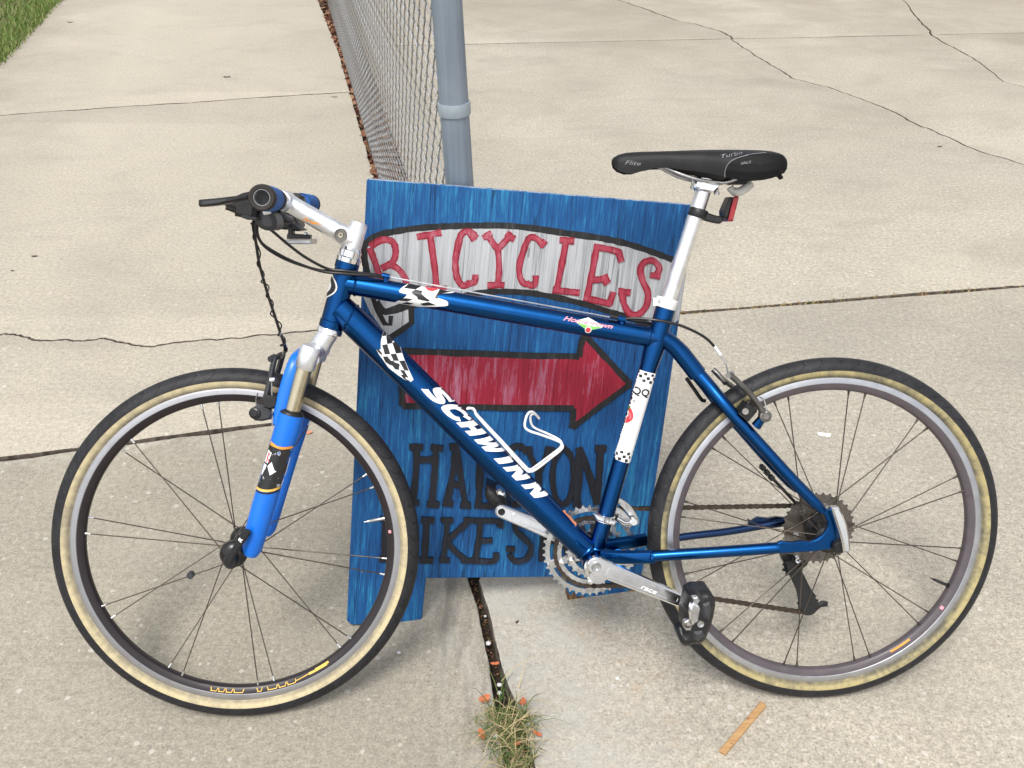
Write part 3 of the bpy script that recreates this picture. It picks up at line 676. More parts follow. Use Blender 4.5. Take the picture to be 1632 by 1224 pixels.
# wood stick and paper scrap
m = MB(); sp = [(0.3633, 1.0159), (0.3739, 1.0084), (0.4688, 1.1111), (0.4606, 1.1208)]
sp = [sp[0], sp[1], lerp(sp[1], sp[2], .35), lerp(sp[1], sp[2], .62), sp[2], lerp(sp[2], sp[3], .5), sp[3], lerp(sp[3], sp[0], .5)]
sx_, sy_ = sum(p[0] for p in sp)/8, sum(p[1] for p in sp)/8
m.prism([(p[0]-sx_, p[1]-sy_) for p in sp], .0065, .001, .0012, axes='xy')
o = obj('wood_stick', m, 'stick_wood', None, 30, label='short flat strip of orange brown wood lying below the rear tyre', category='stick'); o.location = (sx_, sy_, 0)
m = MB(); pp = [(0.8024, 1.9757), (0.8354, 1.9674), (0.8302, 1.9548), (0.7997, 1.9631)]; m.prism([(p[0]-pp[0][0], p[1]-pp[0][1]) for p in pp], .0035, .0008, .0004, axes='xy')
o = obj('paper_scrap', m, 'paper', None, 30, label='small white paper scrap on the driveway seen through the rear spokes', category='paper'); o.location = (pp[0][0], pp[0][1], 0)

# ------------------------------------------------------------------ FENCE
fence = empty('chain_link_fence', (-.065, 1.62, 0), None, label='galvanised chain link fence ending at a grey post behind the blue sign', category='fence')
fd = Vector((-.2190, .9757, 0)); fn = Vector((.9757, .2190, 0))
pr_ = .0258
lean = Vector((-.0389, 0, 1)).normalized()
m = MB(); m.tube([lean*z for z in (-.08, .4, .8, 1.2, 1.6)], pr_, 32, up=(0, 1, 0)); obj('fence_post', m, 'galvanised', fence, 40)
def band(zc, h):
    mm = MB(); prof = [(pr_+.0003, -h/2), (pr_+.0024, -h/2), (pr_+.0032, -h/4), (pr_+.0032, h/4), (pr_+.0024, h/2), (pr_+.0003, h/2)]
    mm.lathe(prof, 32, lean*zc, axis=lean); mm.fix = True; obj('tension_band', mm, 'band_zinc', fence, 40)
band(.9525, .022); band(.35, .022); band(1.42, .022)
# one zigzag wire, then copies
WH = 1.35; PW = .036; hseg = int(WH/PW); pts = []
for j in range(hseg+1):
    z = .02+j*PW
    even = j % 2 == 0
    x = 0 if even else PW*1.04
    s_ = 1 if even else -1
    if even: pts += [(PW*.20, -.0022, z-.0150), (PW*.06, -.0015, z-.0085), (0, 0, z), (PW*.06, .0015, z+.0085), (PW*.20, .0022, z+.0150)]
    else: pts += [(PW*.99, .0018, z-.003), (PW*1.05, 0, z), (PW*.99, -.0018, z+.003)]
m = MB()
P3 = [Vector((-.016-.0389*p[2], .0, 0))+fd*p[0]+fn*p[1]+Vector((0, 0, p[2])) for p in pts]
m.tube(P3, .00145, 5, False, up=tuple(fn))
wire = obj('wire', m, 'fence_wire', fence, 80)
for i in range(1, 196):
    o = inst(wire, 'wire', None, Matrix.Translation(fd*(PW*i)+(Vector((-.0389*PW, 0, PW)) if i % 2 else Vector((0, 0, 0)))), fence)
m = MB(); m.tube([Vector((-.017, 0, .02))+fd*.03, Vector((-.070, 0, 1.36))+fd*.03], .004, 8); obj('tension_bar', m, 'galvanised', fence)
m = MB(); m.tube([Vector((-.03, 0, 1.5)), fd*14+Vector((-.03, 0, 1.5))], .021, 16); obj('top_rail', m, 'galvanised', fence)
for dd in (7.05, 14.0):
    m = MB(); m.tube([fd*dd+fn*.02+Vector((0, 0, -.05)), fd*dd+fn*.02+Vector((0, 0, 1.55))], .024, 16); obj('fence_post', m, 'galvanised', fence)

# ------------------------------------------------------------------ SIGN
SO, SA1, SA2, SN = Vector((-0.3225, 1.3287, 0.1097)), Vector((0.98059, 0.14308, -0.13407)), Vector((0.08958, 0.28137, 0.95541)), Vector((0.17442, -0.94887, 0.26309))
SW, SH = 0.6081, 0.7738
sign = empty('plywood_sign', (0, 0, 0), None, label='hand painted blue plywood sign with red arrow standing behind the bicycle', category='sign')
sign.matrix_world = Matrix(((SA1.x, -SN.x, SA2.x, SO.x), (SA1.y, -SN.y, SA2.y, SO.y), (SA1.z, -SN.z, SA2.z, SO.z), (0, 0, 0, 1)))
lp = [(0.0015, -0.0962), (0.0106, -0.1049), (0.1467, -0.1061), (0.1515, -0.1011), (0.1539, -0.0015), (0.4474, 0.0012), (0.4535, -0.0535), (0.4804, -0.0522), (0.5012, -0.0553), (0.5311, -0.0541), (0.5547, -0.0558), (0.5603, -0.0455), (0.5794, -0.0441), (0.5957, -0.0413), (0.6036, -0.0384), (0.6058, 0.0015)]
board = [(0.003, SH), (0, SH-.003)]+[lp[0]]+lp[1:]+[(SW, .02), (SW, SH-.003), (SW-.003, SH)]
m = MB(); m.prism(board, 0.0, .018, .0018, bev2=.0018)
bo = obj('board', m, 'sign_blue', sign, 30)
# worn plywood at the rotted foot and the top edge
m = MB(); rot = [(0.4507, -0.0344), (0.4589, -0.0418), (0.4633, -0.033), (0.4714, -0.0448), (0.4819, -0.0419), (0.4921, -0.0479), (0.5013, -0.045), (0.5143, -0.051), (0.531, -0.0526), (0.5366, -0.0542), (0.5012, -0.0556), (0.4805, -0.0527), (0.453, -0.0539)]; m.prism(rot, -.0008, .0190, 0)
rot2 = [(0.5566, -0.038), (0.5755, -0.0352), (0.5858, -0.0294), (0.6036, -0.028), (0.605, -0.0384), (0.5957, -0.0413), (0.5794, -0.0441), (0.5603, -0.0455)]; m.prism(rot2, -.0008, .0190, 0); obj('bare_wood', m, 'raw_ply', sign, 30)
t = NT('worn_edge'); v = t.obj(); f = t.noise(t.scale(v, 40, 200, 40), 1.0, 5, .75)
MT['worn_edge'] = t.done(t.mix(t.rng(f, .42, .56), (.01, .09, .26), (.40, .43, .45)), .75)
m = MB(); m.prism([(.004, SH-.0006), (SW-.004, SH-.0006), (SW-.004, SH+.0007), (.004, SH+.0007)], .0015, .0165); obj('worn_edge', m, 'worn_edge', sign, 30)
LIFT = [0.0]
def paint(polys, mat, name='letter', base=.0004, **props):
    mm = MB()
    for p in polys:
        LIFT[0] += .00004; mm.prism(p, -(base+LIFT[0]), .0004)
    return obj(name, mm, mat, sign, 0, **props)
top = cr2([(-0.0017, 0.6504), (0.0032, 0.6619), (0.0128, 0.6704), (0.031, 0.6805), (0.0847, 0.6937), (0.1393, 0.7015), (0.1946, 0.7068), (0.2506, 0.7108), (0.3079, 0.7093), (0.3663, 0.7048), (0.4352, 0.7002), (0.4835, 0.6935), (0.5331, 0.6821), (0.5773, 0.6695)], 5)
botl = cr2([(0.5768, 0.5339), (0.5135, 0.5518), (0.4683, 0.5628), (0.4149, 0.575), (0.3763, 0.582), (0.32, 0.5895), (0.2758, 0.5905), (0.2335, 0.5881), (0.192, 0.5798), (0.1409, 0.5652), (0.0899, 0.5541), (0.0451, 0.54), (0.0272, 0.5588)], 5)
lef = [(0.0171, 0.5813), (0.0055, 0.6148)]
paint([top+[(SW-.0015, top[-1][1]-.004), (SW-.0015, botl[0][1]+.02)]+botl+lef], 'sign_grey', 'banner')
tail = [(0.002, 0.5689), (0.0154, 0.5697), (0.0394, 0.5409), (0.0858, 0.5644), (0.0931, 0.5202), (0.0535, 0.4898), (0.0363, 0.5126), (0.017, 0.5373)]
paint([tail], 'sign_grey', 'banner')
bw = .0118
paint([ribbon(top, bw, jit=.14), ribbon(botl, bw*.95, jit=.14), ribbon(cr2([(0.0002, 0.6573), (0.0025, 0.6316), (0.0104, 0.6038), (0.0198, 0.5723)], 4), bw, jit=.1),
       ribbon([(0.0201, 0.5653), (0.0303, 0.5415), (0.044, 0.5177), (0.0543, 0.517), (0.0546, 0.5335)], .0088, jit=.1), ribbon([(0.0351, 0.5371), (0.0595, 0.5478), (0.085, 0.5597)], .0085, jit=.1), ribbon([(0.0897, 0.5576), (0.093, 0.5226), (0.0755, 0.5075), (0.0535, 0.4909)], .0105, jit=.1)], 'sign_black', 'banner_outline')
def Lt(strokes, wd, mat, jit=.12, nm='letter'):
    ps = []
    for st in strokes:
        w_ = wd
        if isinstance(st, dict): w_ = wd*st['w']; st = st['p']
        ps.append(ribbon(cr2(st, 4) if len(st) > 2 else wob(st[0], st[1], 5, .0004, len(ps)), w_, jit=jit))
    if mat == 'letter_red':
        paint(ps, 'letter_edge', nm)
        random.seed(len(strokes)*7); ps = []
        for st in strokes:
            w_ = wd*.62
            if isinstance(st, dict): w_ *= st['w']; st = st['p']
            ps.append(ribbon(cr2(st, 4) if len(st) > 2 else wob(st[0], st[1], 5, .0006, len(ps)), w_, jit=.3))
    paint(ps, mat, nm)
RW = .0122
q6 = dict(x0=560, y0=280, s=4.08)
Lt([[(0.0101, 0.6549), (0.0184, 0.6356), (0.0277, 0.6126), (0.0406, 0.5754)], [(0.0106, 0.6566), (0.0302, 0.6699), (0.0494, 0.6685), (0.0566, 0.6519), (0.0522, 0.6322), (0.0329, 0.6185)], [(0.0328, 0.6199), (0.0509, 0.626), (0.0689, 0.6143), (0.0782, 0.5974), (0.0723, 0.5801), (0.0409, 0.5712)]], RW, 'letter_red')
Lt([[(0.0925, 0.6797), (0.1128, 0.6846), (0.1359, 0.6909)], [(0.1162, 0.6835), (0.1236, 0.648), (0.1299, 0.6175), (0.1339, 0.588)], [(0.1133, 0.5848), (0.153, 0.5888)]], RW, 'letter_red')
Lt([[(0.1998, 0.6851), (0.193, 0.6921), (0.1821, 0.6958), (0.1715, 0.6887), (0.1671, 0.6647), (0.1651, 0.6394), (0.1692, 0.6142), (0.1783, 0.5991), (0.1887, 0.5977), (0.1958, 0.6045)], [(0.1873, 0.6934), (0.1968, 0.6807)], [(0.1877, 0.5997), (0.2024, 0.6048), (0.2035, 0.6186)]], RW, 'letter_red')
Lt([[(0.2183, 0.6927), (0.2293, 0.6801), (0.2405, 0.6668)], [(0.2622, 0.6941), (0.252, 0.6816), (0.2405, 0.6662)], [(0.2408, 0.6696), (0.2463, 0.6332), (0.2469, 0.6012)], [(0.2119, 0.6859), (0.2271, 0.6961)], [(0.2542, 0.698), (0.27, 0.6879)], [(0.2274, 0.6), (0.2589, 0.6019)]], RW*.95, 'letter_red')
Lt([[(0.3243, 0.6774), (0.3166, 0.6874), (0.3053, 0.6936), (0.2955, 0.6902), (0.2886, 0.6671), (0.2836, 0.6412), (0.2869, 0.6185), (0.2965, 0.607), (0.3066, 0.6082)], [(0.3279, 0.6896), (0.3198, 0.6783)], [(0.3008, 0.6073), (0.3156, 0.6053), (0.3161, 0.6238)]], RW*.95, 'letter_red')
Lt([[(0.3539, 0.6919), (0.3819, 0.6921)], [(0.3667, 0.6922), (0.3635, 0.652), (0.3587, 0.6011)], [(0.351, 0.5986), (0.3784, 0.5973), (0.403, 0.5963)]], RW, 'letter_red')
Lt([[(0.4259, 0.6868), (0.423, 0.6408), (0.4185, 0.5868)], [(0.4202, 0.6841), (0.4497, 0.6814), (0.4722, 0.677)], [(0.4683, 0.6791), (0.4769, 0.6595)], [(0.4229, 0.6217), (0.4518, 0.6253)], dict(p=[(0.446, 0.6327), (0.4554, 0.6165)], w=1.2), [(0.4122, 0.5876), (0.4436, 0.5821), (0.4675, 0.5786)], [(0.464, 0.5772), (0.4683, 0.6017)]], RW, 'letter_red')
Lt([[(0.55, 0.6414), (0.5521, 0.6536), (0.5379, 0.6658), (0.5211, 0.6612), (0.5157, 0.6465), (0.5236, 0.6254), (0.5365, 0.6044), (0.5373, 0.58), (0.5247, 0.5622), (0.5072, 0.5613), (0.4922, 0.58), (0.4857, 0.6015)], [(0.5368, 0.6382), (0.5569, 0.6371)], [(0.478, 0.6034), (0.5017, 0.6024)]], RW, 'letter_red')
# arrow
ao = [(0.0789, 0.4682), (0.2186, 0.4698), (0.417, 0.4726), (0.4191, 0.5075), (0.426, 0.5128), (0.5256, 0.4228), (0.4184, 0.3284), (0.4176, 0.3686), (0.2272, 0.3646), (0.0851, 0.3621)]
paint([ao], 'sign_red', 'arrow')
aw = .0118
paint([ribbon(wob(ao[i], ao[(i+1) % len(ao)], 8, .0007, i+3), aw, jit=.1) for i in range(len(ao))], 'sign_black', 'arrow_outline')
KW = .0108
def K(strokes, wd=KW): Lt(strokes, wd, 'letter_black', .16)
K([[(0.103, 0.2794), (0.1294, 0.2801)], [(0.1174, 0.2798), (0.1189, 0.2177), (0.1161, 0.1649)], [(0.1051, 0.1648), (0.1296, 0.1638)], [(0.1439, 0.2805), (0.1682, 0.2785)], [(0.1547, 0.2808), (0.1553, 0.2184), (0.1543, 0.1614)], [(0.1445, 0.1613), (0.1692, 0.1603)], [(0.1191, 0.2528), (0.154, 0.2562)]], KW*1.25)
K([[(0.1934, 0.2831), (0.1904, 0.2257), (0.1836, 0.1659)], [(0.1934, 0.2831), (0.2051, 0.226), (0.22, 0.1624)], [(0.1883, 0.2032), (0.2092, 0.2049)], [(0.1751, 0.1644), (0.1962, 0.1634)], [(0.2101, 0.1609), (0.2313, 0.1612)], [(0.1802, 0.2814), (0.1995, 0.2832)]], KW*1.2)
K([[(0.2404, 0.2791), (0.244, 0.2201), (0.2464, 0.1614)], [(0.2293, 0.2788), (0.2539, 0.2795)], [(0.2388, 0.1613), (0.2767, 0.1604), (0.2777, 0.178)]], KW*1.2)
K([[(0.3342, 0.275), (0.3205, 0.2864), (0.3057, 0.2847), (0.2949, 0.2661), (0.294, 0.2211), (0.3029, 0.1784), (0.3197, 0.1624), (0.3393, 0.1708)]], KW*1.2)
K([[(0.3337, 0.2802), (0.3458, 0.2594), (0.3612, 0.2332)], [(0.3791, 0.2814), (0.3691, 0.2547), (0.3612, 0.2332)], [(0.3612, 0.2332), (0.3658, 0.163)], [(0.325, 0.2787), (0.3436, 0.2818)], [(0.3688, 0.2824), (0.3893, 0.2803)]], KW*1.15)
K([[(0.4039, 0.2873), (0.3912, 0.2631), (0.3906, 0.2203), (0.4014, 0.1799), (0.4173, 0.1651), (0.4312, 0.1803), (0.4341, 0.2239), (0.4241, 0.2666), (0.4051, 0.2873)]], KW*1.15)
K([[(0.4372, 0.2868), (0.4444, 0.2241), (0.446, 0.1655)], [(0.4372, 0.2868), (0.4678, 0.2246), (0.488, 0.166)], [(0.4813, 0.2853), (0.4861, 0.2249), (0.488, 0.166)], [(0.4708, 0.2864), (0.494, 0.287)], [(0.4394, 0.1654), (0.4566, 0.1642)]], KW*1.25)
K([[(0.0548, 0.1295), (0.0974, 0.13)], [(0.0658, 0.1283), (0.0669, 0.0839), (0.0666, 0.043)], [(0.058, 0.043), (0.1024, 0.0431)], [(0.0974, 0.13), (0.1109, 0.1086), (0.0949, 0.0882), (0.0692, 0.0866)], [(0.0949, 0.0882), (0.116, 0.0651), (0.1024, 0.0431)]], KW*1.1)
K([[(0.1356, 0.1277), (0.1615, 0.128)], [(0.1467, 0.1278), (0.1471, 0.0844), (0.1474, 0.0404)], [(0.1374, 0.0404), (0.165, 0.0404)]], KW*1.2)
K([[(0.1739, 0.1281), (0.1988, 0.1283)], [(0.1864, 0.1282), (0.187, 0.0846), (0.1851, 0.0404)], [(0.1776, 0.0404), (0.1978, 0.0404)], [(0.2314, 0.1287), (0.2082, 0.1039), (0.1885, 0.0819)], [(0.1883, 0.0846), (0.2062, 0.0626), (0.2308, 0.0405)], [(0.2206, 0.0404), (0.2411, 0.0391)], [(0.2189, 0.1286), (0.2415, 0.1288)]], KW*1.05)
K([[(0.2428, 0.1274), (0.2924, 0.1266), (0.2936, 0.1128)], [(0.2529, 0.1275), (0.2527, 0.085), (0.2499, 0.0405)], [(0.2528, 0.0836), (0.2807, 0.0851)], [(0.241, 0.0405), (0.2873, 0.0391), (0.2908, 0.0573)]], KW*1.1)
K([[(0.3578, 0.1134), (0.346, 0.1285), (0.3284, 0.1242), (0.3275, 0.1062), (0.3474, 0.0883), (0.3623, 0.0688), (0.3543, 0.0434), (0.3313, 0.0392), (0.3182, 0.0546)], [(0.3107, 0.0658), (0.3288, 0.0659)]], KW*1.1)
K([[(0.3822, 0.1288), (0.3862, 0.0392)], [(0.4134, 0.1292), (0.4205, 0.0392)], [(0.3842, 0.0843), (0.4168, 0.0859)]], KW*1.1)
K([[(0.4475, 0.1295), (0.4329, 0.1071), (0.4364, 0.0634), (0.4549, 0.0407), (0.4713, 0.0607), (0.4672, 0.1073), (0.4488, 0.1295)]], KW*1.1)
K([[(0.487, 0.1299), (0.4926, 0.0393)], [(0.4857, 0.1299), (0.517, 0.1246), (0.5227, 0.1007), (0.491, 0.0863)]], KW*1.1)

# ------------------------------------------------------------------ BICYCLE
UF, UR, HV = -0.4778, 0.5661, .318
bike = empty('bicycle', (0, 1.1135, .0016), None, label='metallic blue mountain bike with tan wall tyres leaning against the painted sign', category='bicycle')
bike.rotation_euler = (-0.40119, 0, 0.03847)
def bp(name, mb, mats, parent=None, smooth=40, **k): return obj(name, mb, mats, parent or bike, smooth, **k)

# ---- wheels
def wheel(name, u, rear, steer=0.0):
    root = empty(name, (u, 0, HV), bike)
    if steer: root.rotation_mode = 'QUATERNION'; root.rotation_quaternion = Quaternion((math.cos(R(109)), 0, math.sin(R(109))), steer)
    # tyre
    r0, a = .2985, .0195; prof = []; mt_ = []
    angs = [-145, -132, -120, -110, -102, -96, -93, -92, -82, -70, -58, -46, -34, -22, -11, 0, 11, 22, 34, 46, 58, 70, 82, 92, 93, 96, 102, 110, 120, 132, 145]
    for k in angs:
        tr = abs(k) <= 92; s_ = 1.0 if tr else .957
        prof.append((r0+a*s_*math.cos(R(k)), a*s_*math.sin(R(k))))
    for k, k2 in zip(angs, angs[1:]): mt_.append(0 if max(abs(k), abs(k2)) <= 93 else 1)
    m = MB(); m.lathe(prof, 200, mats=mt_)
    # v in the UV must follow the angle
    for key, q in list(m.uv.items()): j = key % len(prof); m.uv[key] = (q[0], .5+angs[j]/360)
    ty = obj('tyre', m, ['tyre_tread', 'dirty_tan_wall' if rear else 'tan_wall'], root, 50)
    # rim
    prof = [(.2800, -.0085), (.2857, -.0095), (.2860, -.0112), (.2850, -.0117), (.2742, -.0117), (.2734, -.0108), (.2715, -.0104), (.2640, -.0082), (.2615, -.0060), (.2606, -.003), (.2606, .003), (.2615, .006), (.264, .0082), (.2715, .0104), (.2734, .0108), (.2742, .0117), (.2850, .0117), (.2860, .0112), (.2857, .0095), (.280, .0085)]
    mt_ = [0, 0, 0, 0, 0]+[1]*9+[0]*5
    m = MB(); m.lathe(prof, 200, mats=mt_); rim = obj('rim', m, ['clean_track' if rear else 'brake_track', 'rim_purple' if rear else 'rim_dark'], root, 35)
    # hub shell
    m = MB()
    if rear: m.lathe([(.004, -.066), (.0085, -.066), (.0085, -.045), (.015, -.042), (.026, -.036), (.027, -.034), (.026, -.032), (.017, -.028), (.015, 0), (.019, .010), (.027, .017), (.028, .019), (.027, .021), (.012, .024), (.012, .05), (.008, .052), (.008, .066), (.004, .066)], 32)
    else: m.lathe([(.004, -.052), (.012, -.052), (.0215, -.047), (.0235, -.043), (.0235, -.036), (.021, -.031), (.013, -.026), (.011, 0), (.013, .026), (.021, .031), (.0235, .036), (.0235, .043), (.0215, .047), (.012, .052), (.004, .052)], 32)
    m.fix = True; obj('hub', m, 'black_alloy', root, 40)
    # spokes in pairs
    base, stepd, npair = (19.0, 30.0, 12) if rear else (25.4, 36.0, 10)
    sm = {}
    for k in range(npair):
        th = base+stepd*k; sg = (1 if k % 2 == 0 else -1)*(1 if rear else -1)
        if rear: specs = ((th-3.05*sg, -.033, .026, th-3.05*sg+8*sg), (th+3.05*sg, .019, .027, th+3.05*sg-78*sg))
        else: specs = ((th-3.05*sg, -.037, .0215, th-3.05*sg+32*sg), (th+3.05*sg, .037, .0215, th+3.05*sg-32*sg))
        for an, y, rh, ha in specs:
            p0 = Vector((.2612*math.cos(R(an)), (.003 if y > 0 else -.003), .2612*math.sin(R(an)))); p1 = Vector((rh*math.cos(R(ha)), y, rh*math.sin(R(ha))))
            m = MB(); m.tube([p0, p1], .00105, 6, False); d = (p1-p0).normalized()
            obj('spoke', m, 'spoke_steel', root, 60)
            m = MB(); m.tube([p0-d*.0005, p0+d*.003, p0+d*.009], [.0026, .0021, .0016], 7); obj('nipple', m, 'nipple' if not rear else 'spoke_steel', root, 60)
    return root
fw = wheel('front_wheel', UF, False, 0.0424)
rw = wheel('rear_wheel', UR, True)
# valve stems
def valve(root, ang, mat_):
    d = Vector((math.cos(R(ang)), 0, math.sin(R(ang)))); m = MB()
    m.tube([d*.262, d*.259, d*.2588, d*.238, d*.2375, d*.230, d*.2295, d*.224], [.0045, .0045, .003, .003, .0026, .0026, .0014, .0012], 10); obj('valve_stem', m, mat_, root, 50)
valve(fw, 9.2, 'steel'); valve(rw, -24.5, 'black_alloy')
# rim lettering along the foot of the front rim, and wear marks on the rear one
def rim_strokes(root, specs, mat_, nm):
    mm = MB()
    for pts, wd in specs:
        pl = []
        for p in ribbon(pts, wd): pl.append(p)
        V = []
        for (sx_, rr_) in pl:
            a = R(sx_); y = -(.0104+(rr_-.2715)*(.0022/.0075)) if rr_ > .264 else -.0082
            V.append((rr_*math.cos(a), y-.0006, rr_*math.sin(a)))
        tri = geometry.tessellate_polygon([[Vector((p[0]*.0047, p[1], 0)) for p in pl]])
        mm.add(V, [tuple(t_) for t_ in tri])
    mm.fix = True
    obj(nm, mm, mat_, root, 0)
def arcpts(a0, a1, r_, n=12): return [(a0+(a1-a0)*i/n, r_) for i in range(n+1)]
def rim_ribbon(root, paths, half, mat_, nm):
    mm = MB()
    for path in paths:
        for (a0, q0), (a1, q1) in zip(path, path[1:]):
            n = max(1, int(abs(a1-a0)/1.2)); V = []
            for i in range(n+1):
                a = R(a0+(a1-a0)*i/n); q = q0+(q1-q0)*i/n; y = lambda z: -(.0082+(z-.264)*(.0022/.0075))-.0005
                dth = 0 if abs(a1-a0)*.0047 > abs(q1-q0) else half/.266
                for s_ in (-1, 1):
                    rr_ = q+(s_*half if not dth else 0); aa = a+(s_*dth if dth else 0); V.append((rr_*math.cos(aa), y(rr_), rr_*math.sin(aa)))
            mm.add(V, [(2*i, 2*i+1, 2*i+3, 2*i+2) for i in range(n)])
    mm.fix = True; obj(nm, mm, mat_, root, 0)
LO, HI = .2705, .2645
paths = []
for a0, a1 in ((256.5, 258.7), (259.4, 261.4), (262.2, 264.4), (265.2, 268.6)): paths += [[(a0, LO), (a1, LO)], [(a0, HI), (a0+.4, LO)], [(a1, LO), (a1+.5, HI)]]
for a0, a1 in ((274.0, 275.6), (278.0, 281.5), (282.3, 285.0), (285.8, 289.0)): paths += [[(a0, LO), (a1, LO)], [(a0, HI), (a0+.4, LO)], [(a1, LO), (a1+.5, HI)]]
paths += [[(289.0, .2685), (293, .2665), (296, .2655)]]
rim_ribbon(fw, paths, .0007, 'yellow_print', 'rim_lettering'); rim_ribbon(fw, [[(295, .2660), (303, .2665)], [(298, .2645), (304, .2650)]], .0019, 'yellow_print', 'rim_lettering')
rim_ribbon(rw, [[(300, .2655), (309, .2655)]], .0017, 'orange_print', 'rim_lettering'); rim_ribbon(rw, [[(326.0, .2670), (327.4, .2670)]], .0030, 'pink_print', 'rim_lettering')
rim_ribbon(fw, [[(3.6, .2670), (4.8, .2670)]], .0024, 'pink_print', 'rim_lettering')
# spoke magnet
m = MB(); mc = Vector((-0.5551, -0.03, 0.2787)); m.lathe([(.0, -.006), (.0055, -.006), (.0062, -.005), (.0062, .004), (.0, .005)], 16, mc); m.fix = True; bp('spoke_magnet', m, 'grey_plastic')

# ---- frame
HT0, HT1 = Vector((-0.2648, 0.0, 0.813)), Vector((-0.2988, 0.0, 0.7031))
ax = (HT0-HT1).normalized()
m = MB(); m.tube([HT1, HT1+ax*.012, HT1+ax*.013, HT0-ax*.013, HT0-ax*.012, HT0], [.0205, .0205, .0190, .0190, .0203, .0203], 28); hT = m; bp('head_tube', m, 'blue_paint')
m = MB()
m.tube([HT1-ax*.0115, HT1-ax*.010, HT1-ax*.004, HT1-ax*.0005], [.018, .0215, .0215, .0195], 28); bp('headset_cup', m, 'polished')
m = MB(); m.tube([HT0+ax*.0005, HT0+ax*.008, HT0+ax*.010, HT0+ax*.020, HT0+ax*.022, HT0+ax*.026], [.0205, .0212, .019, .019, .017, .0155], 24); bp('headset_nut', m, 'polished')
TT0, TT1 = Vector((-0.2722, 0.0, 0.7778)), Vector((0.2607, 0.0, 0.6752))
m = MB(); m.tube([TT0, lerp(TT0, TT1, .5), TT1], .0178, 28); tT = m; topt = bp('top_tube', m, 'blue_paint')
DT0, DT1 = Vector((-0.2824, 0.0, 0.7371)), Vector((0.1515, 0.0, 0.2813))
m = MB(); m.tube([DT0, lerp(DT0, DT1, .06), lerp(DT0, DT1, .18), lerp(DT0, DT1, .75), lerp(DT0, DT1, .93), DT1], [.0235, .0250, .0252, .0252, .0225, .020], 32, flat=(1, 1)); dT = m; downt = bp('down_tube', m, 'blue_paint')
ST0, ST1 = Vector((0.2762, 0.0, 0.7314)), Vector((0.1504, 0.0, 0.2766))
m = MB(); m.tube([ST0, lerp(ST0, ST1, .12), lerp(ST0, ST1, .17), lerp(ST0, ST1, .23), ST1], [.0172, .0172, .0178, .0152, .0148], 28); sT = m; seatt = bp('seat_tube', m, 'blue_paint')
BB = Vector((0.1504, 0.0, 0.2766))
m = MB(); m.lathe([(.0, -.036), (.0205, -.036), (.0215, -.034), (.0215, .034), (.0205, .036), (0, .036)], 28, BB); m.fix = True; bp('bottom_bracket', m, 'blue_paint')
m = MB(); m.tube(cr([DT0+Vector((.014, 0, -.030)), HT1+Vector((.004, 0, .012))], 3), .011, 14, flat=(.8, 1)); bp('gusset', m, 'blue_paint')
# weld beads
def bead(pts, r_=.0024, nm='weld_bead'):
    m = MB(); m.tube(pts, r_, 6); bp(nm, m, 'blue_paint')
def ringpts(c_, axis, rad, a0=150, a1=390, n=24, sk=(0, 0, 0)):
    axis = Vector(axis).normalized(); u = axis.orthogonal().normalized(); v = axis.cross(u)
    return [Vector(c_)+u*(rad*math.cos(R(a0+(a1-a0)*i/n)))+v*(rad*math.sin(R(a0+(a1-a0)*i/n))) for i in range(n+1)]
dtd = (DT1-DT0).normalized(); ttd = (TT1-TT0).normalized(); std = (ST1-ST0).normalized()
bead(ringpts(DT0+dtd*.026, dtd+Vector((.3, 0, .1)), .0248, 0, 360)); bead(ringpts(TT0+ttd*.020, ttd, .0172, 0, 360)); bead(ringpts(TT1-ttd*.016, ttd, .0172, 0, 360)); bead(ringpts(DT1-dtd*.022, dtd, .0208, 0, 360)); bead(ringpts(ST1-std*.024, std, .0150, 0, 360))
# rear triangle
ss = [((0.2639, 0.0, 0.6795)), ((0.2948, 0.0, 0.6571)), ((0.3321, -0.004, 0.6108))]
m = MB(); m.tube(cr(ss, 5), [.0150]*6+[.0158]*5, 18); bp('seat_stay_bridge', m, 'blue_paint')
sp = cr([(0.3236, -0.002, 0.6217), (0.3494, -0.016, 0.5915), (0.3801, -0.036, 0.5529), (0.4302, -0.049, 0.4963), (0.4854, -0.06, 0.4348), (0.5401, -0.066, 0.3783)], 6)
nS = len(sp); rs = [.0132-.0030*min(1, i/(nS*.55)) for i in range(nS)]; rs[-1] = .007; rs[-2] = .0085
m = MB(); m.tube(sp, rs, 16); ssn = bp('seat_stay', m, 'blue_paint'); m = MB(); m.tube(mir(sp), rs, 16); bp('seat_stay', m, 'blue_paint')
cs = [(0.1619, -0.024, 0.2922), (0.1962, -0.033, 0.2923), (0.2539, -0.045, 0.2959)]
m = MB(); m.tube(cs, [.0115, .0118, .0118], 8, flat=(.75, 1.08)); cyo = bp('chain_stay_yoke', m, 'blue_paint')
m = MB(); m.tube(mir(cs), [.0115, .0118, .0118], 8, flat=(.75, 1.08)); bp('chain_stay_yoke', m, 'blue_paint')
cst = [(0.2495, -0.045, 0.2966), (0.2612, -0.047, 0.2987), (0.3566, -0.058, 0.3066), (0.4485, -0.066, 0.3139), (0.4636, -0.0665, 0.3149)]
m = MB(); m.tube(cr(cst, 4), .0100, 16); bp('chain_stay', m, 'blue_paint')
cf = [(0.2548, 0.045, 0.2826), (0.3139, 0.05, 0.2963), (0.4097, 0.058, 0.3034), (0.4997, 0.064, 0.315), (0.5228, 0.066, 0.3174)]
m = MB(); m.tube(cr(cf, 4), [.0072]*12+[.0085]*4+[.0075], 16); bp('chain_stay', m, 'dirty_blue')
m = MB(); m.tube([(0.1917, -0.026, 0.2957), (0.1996, 0.026, 0.2764)], .009, 12); bp('chain_stay_bridge', m, 'blue_paint')
